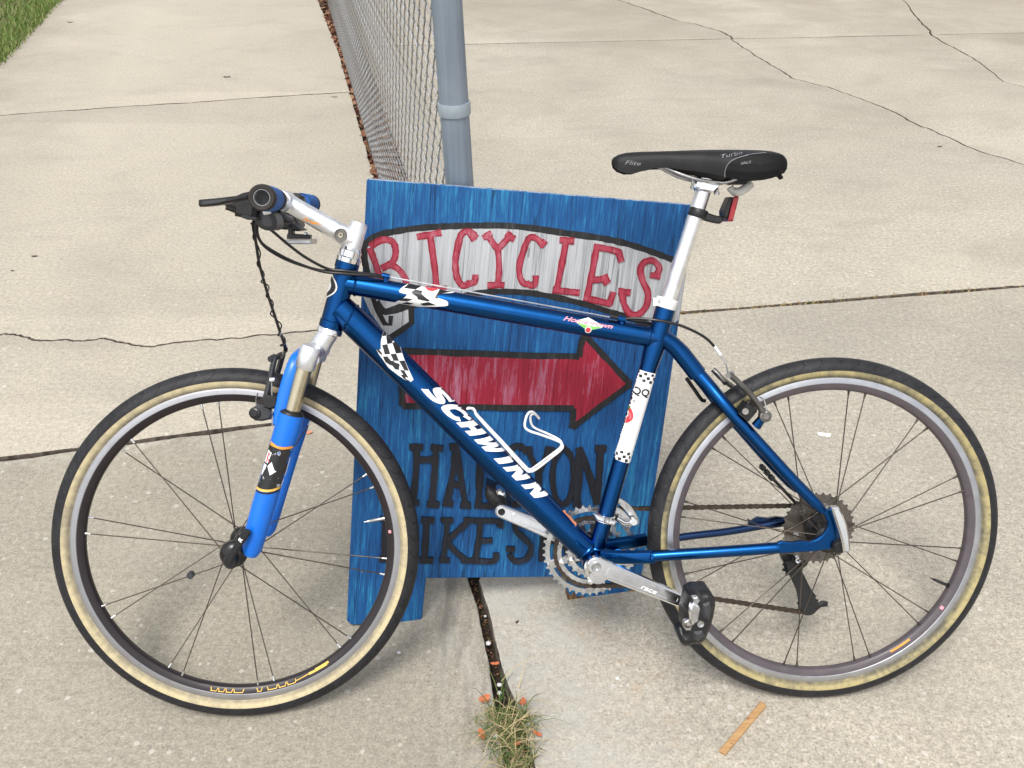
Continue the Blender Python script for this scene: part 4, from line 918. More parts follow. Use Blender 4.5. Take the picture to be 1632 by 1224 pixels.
do_ = [(0.4483, 0.3249), (0.4553, 0.3202), (0.4671, 0.3278), (0.4869, 0.325), (0.501, 0.3275), (0.5176, 0.3254), (0.5305, 0.3307), (0.54, 0.3384), (0.5462, 0.3484), (0.5468, 0.3597), (0.5407, 0.3722), (0.536, 0.3813), (0.5501, 0.3832), (0.5583, 0.3695), (0.5626, 0.3491), (0.5656, 0.3314), (0.5632, 0.3129), (0.5293, 0.3086), (0.4964, 0.3072), (0.4575, 0.3059), (0.4501, 0.3135)]
m = MB(); m.prism(do_, -.0725, -.0635, .0018); bp('dropout', m, 'blue_paint', None, 30)
do2 = [(x, z) for x, z in do_]
m = MB(); m.prism(do2, .0725, .0635, .0018); bp('dropout', m, 'dirty_blue', None, 30)
# cable stops
def stop(p, d, r_=.0052, L=.013, mt_='blue_paint'):
    m = MB(); p = Vector(p); d = Vector(d).normalized(); m.tube([p-d*L/2, p-d*L*.3, p+d*L/2], [r_, r_, r_*.9], 12); m.tube([p, p-Vector((0, 0, .010))], [.004, .005], 8); bp('cable_stop', m, mt_)
s1, s2 = (-0.2014, -0.006, 0.7887), (0.1985, -0.006, 0.7095)
stop(s1, ttd); stop(s2, ttd, .0060, .014)

# decals on the frame
tree_t = bvh(tT); tree_d = bvh(dT); tree_s = bvh(sT)
def decal(polys, tree, mat_, parent, nm, lift=.0004, step=.004):
    mm = project(polys, tree, lift, step)
    if mm.f: obj(nm, mm, mat_, parent, 60)
zt = dict(x0=620, y0=440, s=10.2)
decal([cr2([(-0.1648, 0.7751), (-0.1748, 0.7693), (-0.1791, 0.7635), (-0.174, 0.7604), (-0.1662, 0.7582), (-0.1723, 0.7521), (-0.1854, 0.7461), (-0.1948, 0.7415), (-0.1867, 0.737), (-0.1505, 0.7364), (-0.1039, 0.7373), (-0.0974, 0.7416), (-0.1006, 0.7468), (-0.1139, 0.7516), (-0.1151, 0.755), (-0.1086, 0.7583), (-0.0879, 0.759), (-0.093, 0.7616), (-0.1135, 0.7663), (-0.1442, 0.7745), (-0.1648, 0.7751)], 3)[:-1]], tree_t, 'white_print', topt, 'checkered_decal')
blk = [[(-0.1638, 0.7746), (-0.1556, 0.7747), (-0.1423, 0.7706), (-0.1515, 0.7658), (-0.1712, 0.7686)],
       [(-0.1517, 0.7654), (-0.1399, 0.7633), (-0.1418, 0.759), (-0.1346, 0.7525), (-0.1283, 0.7483), (-0.1306, 0.7462), (-0.1481, 0.75), (-0.1488, 0.7538), (-0.1579, 0.7601), (-0.1569, 0.7636)],
       [(-0.1115, 0.7646), (-0.094, 0.7602), (-0.1073, 0.7583), (-0.1146, 0.7553), (-0.1145, 0.7501), (-0.1193, 0.7517), (-0.1179, 0.7554), (-0.1145, 0.7596)],
       [(-0.1705, 0.7525), (-0.1563, 0.7504), (-0.1668, 0.7466), (-0.1822, 0.7488)], [(-0.1668, 0.7458), (-0.1545, 0.7427), (-0.1638, 0.741), (-0.1762, 0.7434)],
       [(-0.1306, 0.7452), (-0.1182, 0.7398), (-0.1391, 0.7391), (-0.1452, 0.7425)], [(-0.1037, 0.7444), (-0.0995, 0.7416), (-0.1023, 0.7394), (-0.1002, 0.7423)]]
decal(blk, tree_t, 'black_print', topt, 'checkered_decal', .0008)
decal([[(-0.1382, 0.7711), (-0.1319, 0.7721), (-0.1237, 0.7724), (-0.1122, 0.7689), (-0.1136, 0.7648), (-0.124, 0.7622), (-0.1316, 0.764)]], tree_t, 'red_print', topt, 'checkered_decal', .0010)
# diamond crest
decal([[(0.1155, 0.7088), (0.1406, 0.7136), (0.1659, 0.699), (0.1627, 0.6964), (0.147, 0.6936), (0.1396, 0.691), (0.1322, 0.6964)]], tree_t, 'white_print', topt, 'crest_decal', .0004)
decal([[(0.1196, 0.7066), (0.1301, 0.7033), (0.1406, 0.7005), (0.1638, 0.697), (0.147, 0.6939), (0.1396, 0.691), (0.1322, 0.6964)]], tree_t, 'green_print', topt, 'crest_decal', .0007)
def disc(c_, r_, n=18): return [(c_[0]+r_*math.cos(2*math.pi*k/n), c_[1]+r_*math.sin(2*math.pi*k/n)) for k in range(n)]
dc = (0.1394, 0.6937)
decal([disc(dc, .0056)], tree_t, 'white_print', topt, 'crest_decal', .0009); decal([disc(dc, .0043)], tree_t, 'red_print', topt, 'crest_decal', .0011)
hg0, hg1 = [(0.0958, 0.7109), (0.1813, 0.6943)]
tw = math.hypot(hg1[0]-hg0[0], hg1[1]-hg0[1]); tp = text_polys('Homegrown', .0095, .45, .0002); wmax = max(x for p in tp for x, y in p)
decal(place2d(tp, hg0, math.atan2(hg1[1]-hg0[1], hg1[0]-hg0[0]), tw/wmax), tree_t, 'pink_print', topt, 'crest_decal', .0013, .003)
# down tube: checker patch
Lc = cr2([(-0.2066, 0.7051), (-0.2104, 0.6931), (-0.2117, 0.6785), (-0.2093, 0.6659), (-0.2056, 0.6549), (-0.1991, 0.6443), (-0.1901, 0.6329), (-0.1801, 0.6221)], 3); Rc = cr2([(-0.205, 0.7055), (-0.1939, 0.6924), (-0.1868, 0.6812), (-0.1811, 0.6675), (-0.1757, 0.6548), (-0.1711, 0.6421), (-0.1657, 0.6293), (-0.1601, 0.6154)], 3)
out = [(-0.22, 0.6677), (-0.2122, 0.6668), (-0.2121, 0.6802), (-0.2091, 0.6951), (-0.2066, 0.7063), (-0.2045, 0.7067), (-0.1918, 0.6915), (-0.1841, 0.6747), (-0.1727, 0.645), (-0.1591, 0.6143), (-0.1633, 0.611), (-0.172, 0.6135), (-0.1843, 0.622), (-0.2004, 0.6354), (-0.2162, 0.6597)]
decal([out], tree_d, 'white_print', downt, 'checkered_decal')
chk = []; nr, ncl = 6, 3
def grid(i, j):
    a = Lc[min(len(Lc)-1, int(i/nr*(len(Lc)-1)+.5))]; b = Rc[min(len(Rc)-1, int(i/nr*(len(Rc)-1)+.5))]; return lerp(a, b, .04+.92*j/ncl)
for i in range(nr):
    for j in range(ncl):
        if (i+j) % 2 == 0: chk.append([grid(i, j), grid(i, j+1), grid(i+1, j+1), grid(i+1, j)])
decal(chk, tree_d, 'black_print', downt, 'checkered_decal', .0008)
decal([[(-0.2091, 0.655), (-0.2018, 0.6552), (-0.1959, 0.6478), (-0.1815, 0.6412), (-0.1828, 0.6342), (-0.1899, 0.6382), (-0.1982, 0.6409), (-0.2053, 0.6458)], [(-0.18, 0.6232), (-0.1748, 0.6235), (-0.1709, 0.6156), (-0.1637, 0.6123), (-0.17, 0.6124), (-0.1771, 0.6189)], [(-0.22, 0.6682), (-0.2159, 0.6677), (-0.2109, 0.6617), (-0.2101, 0.6564), (-0.2161, 0.6622)]], tree_d, 'black_print', downt, 'checkered_decal', .0010)
# down tube: the name, heavy slanted capitals
e0, e1_ = Vector((-0.1417, 0.5914)), Vector((0.0559, 0.3881))
td = (e1_-e0).normalized(); tn = Vector((-td.y, td.x))
LH = .0235; LWd = .0335; ADV = (e1_-e0).length/6.95
def lp_(pts, i, sh=.98): return [tuple(e0+td*(ADV*i+(x*LWd)+(y-.25)*sh*LH)+tn*(y*LH+.0012)) for x, y in pts]
def stroke(pts, wd=.30): return ribbon(pts, wd)
LET = {
 'S': [ribbon(cr2([(1.0, .84), (.62, .90), (.18, .88), (.10, .68), (.35, .54), (.72, .44), (.90, .28), (.72, .11), (.30, .10), (-.05, .16)], 4), .33)],
 'C': [ribbon(cr2([(.98, .66), (.88, .86), (.50, .90), (.16, .74), (.08, .45), (.20, .16), (.55, .09), (.86, .16), (.98, .36)], 4), .34)],
 'H': [[(.0, 0), (.36, 0), (.36, 1), (.0, 1)], [(.62, 0), (.98, 0), (.98, 1), (.62, 1)], [(.36, .36), (.62, .36), (.62, .64), (.36, .64)]],
 'W': [[(-.02, 1), (.28, 1), (.30, .42), (.50, .95), (.70, .95), (.76, .42), (.92, 1), (1.16, 1), (.92, 0), (.60, 0), (.54, .42), (.36, 0), (.06, 0)]],
 'I': [[(.22, 0), (.62, 0), (.62, 1), (.22, 1)]],
 'N': [[(0, 0), (.32, 0), (.32, .52), (.66, 0), (1.0, 0), (1.0, 1), (.68, 1), (.68, .48), (.34, 1), (0, 1)]]}
pos = [0, 1.0, 1.98, 2.98, 4.02, 4.74, 5.84]
for ch_, po in zip('SCHWINN', pos):
    decal([lp_(p, po) for p in LET[ch_]], tree_d, 'white_print', downt, 'letter', .0005 if ch_ != 'H' else .0006)
# seat tube sticker
sq = [(0.224, 0.6232), (0.2621, 0.6132), (0.2157, 0.4554), (0.177, 0.4675)]
decal([sq], tree_s, 'white_print', seatt, 'sticker', .0005)
def chk68(L): return L
cb = []
for a, b, c_, d in [[(0.2278, 0.6209), (0.2307, 0.6208), (0.2307, 0.616), (0.2279, 0.616)], [(0.2368, 0.6175), (0.2419, 0.6174), (0.242, 0.6126), (0.2369, 0.6126)], [(0.2487, 0.614), (0.2532, 0.614), (0.2532, 0.6099), (0.2487, 0.61)], [(0.2295, 0.6136), (0.234, 0.6135), (0.234, 0.6087), (0.2295, 0.6088)], [(0.2407, 0.6097), (0.246, 0.6096), (0.2461, 0.6044), (0.2408, 0.6045)], [(0.252, 0.6072), (0.2548, 0.6072), (0.2549, 0.6023), (0.252, 0.6024)], [(0.2241, 0.6093), (0.2273, 0.6093), (0.2273, 0.604), (0.2241, 0.604)], [(0.2337, 0.6058), (0.2389, 0.6057), (0.2389, 0.601), (0.2338, 0.6011)], [(0.245, 0.6025), (0.2498, 0.6024), (0.2498, 0.5976), (0.245, 0.5976)], [(0.1871, 0.4847), (0.1908, 0.4846), (0.1909, 0.4796), (0.1871, 0.4797)], [(0.1965, 0.4798), (0.2017, 0.4797), (0.2017, 0.4752), (0.1966, 0.4753)], [(0.2079, 0.4768), (0.2128, 0.4767), (0.2128, 0.4717), (0.2079, 0.4718)], [(0.1888, 0.4763), (0.1933, 0.4762), (0.1933, 0.4713), (0.1888, 0.4714)], [(0.2002, 0.472), (0.2055, 0.4718), (0.2055, 0.4669), (0.2002, 0.467)], [(0.2109, 0.4701), (0.2135, 0.47), (0.2135, 0.465), (0.2109, 0.4651)], [(0.1856, 0.4723), (0.1885, 0.4722), (0.1885, 0.4677), (0.1856, 0.4678)], [(0.1926, 0.468), (0.1979, 0.4679), (0.1979, 0.4629), (0.1926, 0.463)], [(0.2041, 0.4651), (0.2088, 0.465), (0.2088, 0.4593), (0.2041, 0.4594)]]: cb.append([a, b, c_, d])
decal(cb, tree_s, 'black_print', seatt, 'sticker', .0009)
for tx, p_, sz in (('QQ', (0.2164, 0.5815), .0175), ('24', (0.2128, 0.5658), .009)):
    decal(place2d(text_polys(tx, sz, 0, .0005 if tx == 'QQ' else .0), p_, R(-13)), tree_s, 'grey_print' if tx == '24' else 'black_print', seatt, 'sticker', .0010, .003)
decal([cr2([(0.2089, 0.5524), (0.2145, 0.5547), (0.2178, 0.5481), (0.2187, 0.5399), (0.2155, 0.5334), (0.2083, 0.5287), (0.2018, 0.5301), (0.2002, 0.5338), (0.2033, 0.5419), (0.2057, 0.5484), (0.2089, 0.5524)], 3)[:-1]], tree_s, 'red_print', seatt, 'sticker', .0010)
decal([[(0.2073, 0.5483), (0.2085, 0.5573), (0.2121, 0.5556), (0.2149, 0.5588), (0.2153, 0.5571), (0.2129, 0.5515)]], tree_s, 'leaf_print', seatt, 'sticker', .0013)
decal([ribbon([(0.2066, 0.5418), (0.2055, 0.5353), (0.2071, 0.532)], .0014), ribbon([(0.2121, 0.5482), (0.2146, 0.5416), (0.2131, 0.536)], .0012)], tree_s, 'pink_print', seatt, 'sticker', .0013)
# small chips of bare decal by the bottom bracket
decal([[(0.0947, 0.3722), (0.1013, 0.3755), (0.1223, 0.3486), (0.1179, 0.3441)]], tree_d, 'pale_orange_leaf', downt, 'sticker', .0006)
# head badge
tree_h = bvh(hT)
def badge(h0, h1, hw_, r_, mat_):
    mm = MB(); fx = Vector((-ax.z, 0, ax.x)); V = []; nn = 14
    for i in range(nn+1):
        t_ = i/nn; w_ = hw_*math.sin(math.pi*max(.02, min(.98, t_)))**.6
        for k in range(-6, 7):
            a = R(w_*k/6-18); V.append(lerp(HT1, HT0, h0+(h1-h0)*t_) if False else tuple(HT1+(HT0-HT1)*(h0+(h1-h0)*t_)+fx*(r_*math.cos(a))+Vector((0, r_*math.sin(a), 0))))
    mm.add(V, [(i*13+k, i*13+k+1, (i+1)*13+k+1, (i+1)*13+k) for i in range(nn) for k in range(12)]); bp('head_badge', mm, mat_)
badge(.42, .76, 62, .0199, 'white_print'); badge(.44, .74, 54, .0203, 'black_print'); badge(.50, .68, 26, .0207, 'white_print')

# ---- stem and bar
C0_ = Vector((-0.2427, 0.0, 0.8783)); C1_ = Vector((-0.2631, 0.0, 0.8171))
stem = MB(); stem.tube([C1_, lerp(C1_, C0_, .25), lerp(C1_, C0_, .94), C0_], [.0165, .0150, .0145, .0132], 24)
SB, SE = Vector((-0.2513, 0.0, 0.8473)), Vector((-0.3638, 0.0, 0.9148))
stem.tube([SB, lerp(SB, SE, .12), lerp(SB, SE, .25), lerp(SB, SE, .9), SE], [.0150, .0185, .0158, .0150, .0165], 24)
BC = Vector((-.367, 0, .9150)); BN = Vector((-0.3384, -0.28, 0.9119)); BF = Vector((-.371, .28, .9165))
dirb = (BN-BC).normalized()
stem.tube([BC+Vector((0, -.024, 0)), BC+Vector((0, -.022, 0)), BC+Vector((0, .022, 0)), BC+Vector((0, .024, 0))], [.0165, .018, .018, .0165], 24)
so_ = bp('stem', stem, 'satin_silver')
m = MB(); bc = Vector((-0.2721, -0.017, 0.8581)); m.lathe([(0, -.0015), (.0088, -.0015), (.0092, -.003), (.0108, -.003), (.0112, -.001), (.0112, .004), (0, .004)], 24, bc); m.fix = True; obj('bolt_recess', m, 'dark_steel', so_)
m = MB(); m.lathe([(0, -.0008), (.0022, -.0008), (.0022, -.003), (.0040, -.0032), (.0045, -.0022), (.0045, .002), (0, .002)], 16, bc); m.fix = True; obj('bolt', m, 'gold_stanchion', so_)
tree_st = bvh(stem)
decal([[(-0.3367, 0.8831), (-0.3274, 0.8878), (-0.325, 0.887), (-0.3293, 0.8838), (-0.3203, 0.8817), (-0.3017, 0.8756), (-0.3156, 0.8768)]], tree_st, 'orange_print', so_, 'stem_mark', .0006)
decal([[(-0.3334, 0.883), (-0.3292, 0.8854), (-0.3309, 0.8828), (-0.3188, 0.8791), (-0.3253, 0.8798)]], tree_st, 'satin_silver', so_, 'stem_mark', .0009)
bar = MB(); bpts = [BN, lerp(BN, BC, .55), lerp(BN, BC, .80), lerp(BN, BC, .90), BC, lerp(BC, BF, .1), lerp(BC, BF, .2), lerp(BC, BF, .45), BF]
bar.tube(bpts, [.0111, .0111, .0111, .0127, .0127, .0127, .0111, .0111, .0111], 20, False)
n0 = len(bar.v)
bar.tube([BN+(BC-BN).normalized()*.0006, lerp(BN, BC, .15)], [.0100, .0100], 20, False)
bo_ = bp('handlebar', bar, 'silver')
def grip(p, q, nm='grip'):
    p, q = Vector(p), Vector(q); d = (q-p).normalized(); g = empty(nm, (0, 0, 0), bike)
    m = MB(); prof = [(.0109, .002), (.0122, -.002), (.0163, -.003), (.0182, .0), (.0186, .008), (.0186, .014), (.0165, .016), (.0165, .019)]
    m.lathe(prof, 28, p, axis=d); obj('grip_end', m, 'rubber', g, 50)
    m = MB(); prof = [(.0170, .0165)]
    L = (q-p).length*.40; k = 0.017
    while k < L: prof += [(.0184, k), (.0184, k+.006), (.0176, k+.0068), (.0176, k+.0085)]; k += .009
    prof += [(.0170, L), (.0112, L+.001)]
    m.lathe(prof, 28, p, axis=d); obj('grip_sleeve', m, 'grip_blue', g, 50)
grip(BN, BC); grip(BF, BC)
# black disc painted as shade in the open bar end and the torn rim of the tube
m = MB(); d_ = (BC-BN).normalized(); m.lathe([(0, .0), (.0101, .0)], 20, BN+d_*.022, axis=d_); bp('bar_hollow_shade', m, 'black_plastic')
m = MB(); prof = [(.0106, .0), (.0112, .0), (.0112, .006)]; m.lathe(prof, 20, BN-d_*.0008, axis=d_); bp('bar_end_edge', m, 'steel', bo_)
# brake levers and shifters
def lever(sd):
    f = (lambda P: P) if sd < 0 else mir
    root = empty('brake_lever', (0, 0, 0), bike)
    m = MB(); c_ = lerp(BC, BN, .40) if sd < 0 else lerp(BC, BF, .40); dv = (BN-BC).normalized() if sd < 0 else (BF-BC).normalized()
    m.tube([Vector(c_)-dv*.009, Vector(c_)-dv*.008, Vector(c_)+dv*.008, Vector(c_)+dv*.009], [.0155, .0168, .0168, .0155], 20)
    yb = c_[1]
    body = [(-.352, .926), (-.378, .930), (-.405, .924), (-.428, .914), (-.432, .900), (-.412, .892), (-.390, .894), (-.372, .898)]
    m.prism(body, yb-.011, yb+.013, .004, bev2=.004); obj('lever_body', m, 'black_plastic', root, 35)
    if sd > 0:
        m = MB(); path = f([(-.405, -.110, .915), (-.414, -.130, .914), (-.424, -.165, .913), (-.426, -.205, .9115), (-.422, -.235, .910)])
        m.tube(cr(path, 5), [.0088]*10+[.0080]*11, 10, flat=(.55, 1.0), up=(0, 0, 1)); obj('lever_blade', m, 'black_alloy', root, 45)
    return root
lvn = lever(-1); lever(1)
# near lever blade hook as seen from the grip end: a flat slab running forward
m = MB(); hk = [(-0.4389, 0.911), (-0.4371, 0.9118), (-0.4104, 0.9137), (-0.3925, 0.9157), (-0.3693, 0.9176), (-0.3678, 0.9128), (-0.3804, 0.9103), (-0.3948, 0.9069), (-0.411, 0.904), (-0.4253, 0.9025), (-0.4378, 0.9017), (-0.4394, 0.904)]
m.prism(hk, -.232, -.206, .003, bev2=.003); obj('lever_blade', m, 'black_plastic', lvn, 35)
m = MB(); hk2 = [(-0.4334, 0.9097), (-0.4087, 0.9116), (-0.3981, 0.9123), (-0.3983, 0.9093), (-0.409, 0.9068), (-0.433, 0.9036)]; m.prism(hk2, -.2335, -.230, .0008); obj('lever_logo', m, 'grey_plastic', lvn, 30)
m = MB(); b2 = [(-0.4225, 0.9078), (-0.4083, 0.9122), (-0.3823, 0.9128), (-0.3717, 0.9035), (-0.3746, 0.885), (-0.3859, 0.8833), (-0.395, 0.8871), (-0.4042, 0.8891), (-0.4054, 0.8993), (-0.4145, 0.9021)]; m.prism(b2, -.176, -.120, .005, bev2=.005); obj('lever_bracket', m, 'black_plastic', lvn, 35)
m = MB(); b3 = [(-0.3941, 0.8907), (-0.3813, 0.8887), (-0.3703, 0.8867), (-0.3724, 0.8831), (-0.3834, 0.8837), (-0.3925, 0.8861)]; m.prism(b3, -.178, -.15, .001); obj('shift_trigger', m, 'grey_plastic', lvn, 35)
def shifter(pts, y0, y1, mt_='grey_plastic'):
    m = MB(); m.prism(cr2(pts, 3)[:-1], y0, y1, .006, bev2=.006); return bp('shifter', m, mt_, None, 40)
shn = shifter([(-0.3821, 0.8929), (-0.3733, 0.8984), (-0.36, 0.8983), (-0.3517, 0.8925), (-0.3476, 0.8811), (-0.3501, 0.8698), (-0.3617, 0.8671), (-0.3729, 0.871), (-0.3801, 0.8797), (-0.3821, 0.8929)], -.155, -.095)
m = MB(); m.tube([(-0.358, -0.1, 0.8949), (-0.352, -0.08, 0.8853), (-0.3482, -0.05, 0.8835)], [.007, .008, .007], 10); bp('shifter_clamp', m, 'black_plastic')
shf = shifter([(-0.4016, 0.9004), (-0.3883, 0.9024), (-0.3731, 0.8979), (-0.3637, 0.8868), (-0.3577, 0.8746), (-0.3702, 0.8693), (-0.3868, 0.8684), (-0.3986, 0.8763), (-0.4016, 0.9004)], .07, .14, 'black_plastic')
m = MB(); m.prism([(-0.3758, 0.8823), (-0.3598, 0.88), (-0.3495, 0.8713), (-0.3433, 0.867), (-0.352, 0.865), (-0.369, 0.8695), (-0.3796, 0.8717)], .02, .08, .003, bev2=.003); bp('lever_bracket', m, 'black_plastic', None, 35)
# white end of a shift cable boss
m = MB(); m.tube([(-0.3602, -0.18, 0.8938), (-0.35, -0.18, 0.8955)], [.0042, .0042], 10); bp('boss_cap', m, 'white_wire')
# reflector on a bracket under the bar
rb = empty('reflector', (0, 0, 0), bike)
m = MB(); m.prism([(-0.3663, 0.8842), (-0.3568, 0.883), (-0.358, 0.8609), (-0.3294, 0.859), (-0.3297, 0.8521), (-0.3691, 0.8526), (-0.3687, 0.859), (-0.3664, 0.8632)], .02, .040, .0015, bev2=.0015); obj('bracket', m, 'black_plastic', rb, 35)
m = MB(); m.prism([(-0.3691, 0.8516), (-0.3244, 0.8515), (-0.3248, 0.8435), (-0.3695, 0.8442)], -.002, .060, .0015, bev2=.0015); obj('plate', m, 'steel', rb, 35)
m = MB(); m.tube([(-0.3379, 0.03, 0.8596), (-0.3377, 0.03, 0.8633)], [.0035, .0025], 8); obj('screw', m, 'polished', rb)
# ---- cables
def cable(pts, r_=.0024, mt_='cable_black', nm='cable', n=8, seg=8):
    m = MB(); m.tube(cr(pts, n), r_, seg); return bp(nm, m, mt_)
cable([(-0.3841, -0.12, 0.8835), (-0.3891, -0.11, 0.8702), (-0.3875, -0.1, 0.8547), (-0.3784, -0.08, 0.8375), (-0.3527, -0.045, 0.8175), (-0.3099, -0.026, 0.8017), (-0.2722, -0.023, 0.7979), (-0.2316, -0.016, 0.7939), (-0.2076, -0.007, 0.7894)])
cable([(-0.3868, -0.1, 0.8837), (-0.3898, -0.1, 0.8663), (-0.3863, -0.09, 0.8486), (-0.3728, -0.07, 0.8342), (-0.3477, -0.04, 0.8162), (-0.3055, -0.028, 0.7997), (-0.2688, -0.026, 0.7949), (-0.2263, -0.018, 0.7907), (-0.2063, -0.01, 0.7874)])
cable([(-0.3848, -0.1, 0.8856), (-0.3821, -0.08, 0.8759), (-0.3701, -0.07, 0.8639), (-0.3504, -0.05, 0.8424), (-0.3273, -0.038, 0.8225), (-0.2953, -0.026, 0.8036), (-0.2636, -0.0245, 0.7989), (-0.2165, -0.012, 0.7908)])
for dy, ww in ((0, -.006), (2.2, -.001)):
    m = MB(); m.tube([lerp(s1, s1, 0), Vector(s2)], .0008, 6) if dy == 0 else m.tube([Vector(s1)+Vector((0, .006, -.0015)), Vector(s2)+Vector((0, .006, -.0015))], .0008, 6); bp('cable', m, 'steel')
m = MB(); m.tube([(0.178, -0.006, 0.715), (0.192, -0.006, 0.7117)], .0030, 10); bp('cable_ferrule', m, 'black_plastic')
cable([(0.1974, -0.006, 0.7095), (0.2199, -0.014, 0.7115), (0.2546, -0.024, 0.7087), (0.2922, -0.024, 0.7001), (0.3224, -0.02, 0.6873), (0.3436, -0.014, 0.6744), (0.3585, -0.008, 0.6603)])
cable([(0.2052, 0.002, 0.7086), (0.232, 0.006, 0.7034), (0.2528, 0.012, 0.6986)], .0022)
cable([(0.3585, -0.008, 0.6603), (0.3647, -0.006, 0.6523), (0.3709, -0.004, 0.6443)], .0031, 'white_wire', 'brake_noodle')
cable([(0.3709, -0.004, 0.6443), (0.3784, -0.01, 0.6307), (0.3789, -0.026, 0.6157)], .0012, 'steel', 'brake_noodle')
# front brake hose with a coiled sensor lead wound round it
fc = [(-0.3936, -0.1, 0.8838), (-0.3961, -0.098, 0.8742), (-0.3951, -0.09, 0.8497), (-0.3944, -0.08, 0.8179), (-0.3913, -0.07, 0.7904), (-0.3871, -0.06, 0.7614), (-0.3814, -0.052, 0.7329), (-0.3761, -0.045, 0.7062), (-0.3721, -0.035, 0.6851), (-0.3731, -0.02, 0.6672)]
cable(fc, .0025)
ln = cr(fc, 22); m = MB(); hp = []
for i, p in enumerate(ln[8:]):
    d = (ln[min(len(ln)-1, i+9)]-ln[i+7]).normalized(); u_ = d.cross(Vector((0, 1, 0))).normalized(); v_ = d.cross(u_)
    t_ = i/len(ln); a = i*.27+math.sin(i*.07)*1.2; rad = .0030+.0028*math.sin(i*.09)**6+(.0075*max(0, t_-.35)*(max(0, math.sin(i*.19)))**2)
    hp.append(p+u_*(rad*math.cos(a))+v_*(rad*math.sin(a)))
m.tube(hp, .0012, 6); bp('sensor_lead', m, 'cable_black')
cable([(-0.3755, -0.044, 0.7019), (-0.3723, -0.03, 0.6813), (-0.3745, -0.018, 0.667), (-0.383, -0.006, 0.6537)], .0030, 'steel', 'brake_noodle')

# ---- fork
fork = empty('fork', (0, 0, 0), bike)
FW = .055
m = MB(); m.tube([HT1-ax*.009, (-0.3092, 0.0, 0.685), (-0.3207, 0.0, 0.668), (-0.331, 0.0, 0.653)], [.0165, .0170, .0180, .0165], 20)
for sgn in (-1, 1):
    f = (lambda P: P) if sgn < 0 else mir
    m.tube(f([(-0.3234, -0.004, 0.6642), (-0.3242, -0.03, 0.6624), (-0.3262, -0.055, 0.6586)]), [.0165, .0150, .0160], 18)
    m.tube(f([(-0.3221, -0.055, 0.6783), (-0.3233, -0.055, 0.6752), (-0.3352, -0.055, 0.644), (-0.3363, -0.055, 0.6414)]), [.0150, .0172, .0168, .0150], 22)
obj('fork_crown', m, 'satin_silver', fork, 45)
ft0, ft1 = (-0.3356, -0.055, 0.6451), (-0.3628, -0.055, 0.5609)
fl = [(-0.3615, -0.055, 0.5662), (-0.3696, -0.055, 0.5407), (-0.3918, -0.055, 0.4785), (-0.4169, -0.055, 0.4067), (-0.4323, -0.055, 0.3605), (-0.4403, -0.055, 0.3316), (-0.4437, -0.055, 0.3205)]
for sgn in (-1, 1):
    f = (lambda P: P) if sgn < 0 else mir
    m = MB(); m.tube(f([ft0, ft1]), .0128, 24); obj('stanchion', m, 'gold_stanchion', fork)
    m = MB(); m.tube(f([lerp(ft1, ft0, .02), lerp(ft1, ft0, .06), lerp(ft1, ft0, .10), lerp(ft1, ft0, .135)]), [.0200, .0206, .0195, .0150], 24); obj('dust_seal', m, 'black_plastic', fork)
    lmb = MB(); lmb.tube(f(fl), [.0215, .0212, .0196, .0196, .0190, .0165, .0110], 26); lo = obj('fork_leg', lmb, 'fork_blue', fork)
    if sgn < 0:
        tree_f = bvh(lmb)
        decal([[(-0.4013, 0.5196), (-0.3402, 0.5033), (-0.3593, 0.4346), (-0.3749, 0.4361), (-0.4295, 0.4449)]], tree_f, 'worn_sticker', lo, 'leg_sticker', .0005)
        decal([[(-0.3939, 0.5226), (-0.384, 0.516), (-0.3738, 0.5136), (-0.3552, 0.5132), (-0.3554, 0.509), (-0.3761, 0.5094), (-0.3963, 0.5162)]], tree_f, 'orange_print', lo, 'leg_sticker', .0008)
        decal([cr2([(-0.4274, 0.4454), (-0.411, 0.4418), (-0.3943, 0.4419), (-0.3774, 0.4464)], 4)+cr2([(-0.3776, 0.4426), (-0.3945, 0.4378), (-0.4112, 0.4377), (-0.4276, 0.4411)], 4)], tree_f, 'yellow_print', lo, 'leg_sticker', .0008)
        decal([cr2([(-0.4277, 0.44), (-0.4113, 0.4367), (-0.3946, 0.437), (-0.3777, 0.4416)], 4)+cr2([(-0.3778, 0.4388), (-0.3948, 0.4338), (-0.4114, 0.4337), (-0.4279, 0.4373)], 4)], tree_f, 'black_print', lo, 'leg_sticker', .0008)
        decal([[(-0.3994, 0.5078), (-0.3929, 0.5033), (-0.4012, 0.4853), (-0.4073, 0.4876)], [(-0.4075, 0.4844), (-0.4029, 0.4821), (-0.4128, 0.464), (-0.4131, 0.4673)], [(-0.4015, 0.481), (-0.3938, 0.4884), (-0.3904, 0.4743), (-0.3874, 0.4721), (-0.3982, 0.4658)]], tree_f, 'white_print', lo, 'leg_sticker', .0008)
        decal([ribbon([(-0.3975, 0.5045), (-0.4032, 0.4875)], .0016), ribbon([(-0.3956, 0.5023), (-0.4011, 0.496), (-0.398, 0.4874)], .0014)], tree_f, 'red_print', lo, 'leg_sticker', .0011)
        decal([ribbon([(-0.3666, 0.4931), (-0.3789, 0.4578), (-0.3848, 0.4439)], .0009)], tree_f, 'white_print', lo, 'leg_sticker', .0011)
# brake arch in front of the stanchions
ar = [(-0.3806, -0.06, 0.5484), (-0.3776, -0.058, 0.5725), (-0.3681, -0.055, 0.6067), (-0.357, -0.05, 0.6395), (-0.3502, -0.038, 0.6566), (-0.3475, -0.018, 0.6601)]
tip = (ar[-1][0]+.002, 0, ar[-1][2]+.002)
m = MB(); arc_ = cr(ar+[tip]+mir(ar)[::-1], 5); m.tube(arc_, .0100, 12, flat=(.75, 1.15)); obj('brake_arch', m, 'fork_blue', fork, 50)
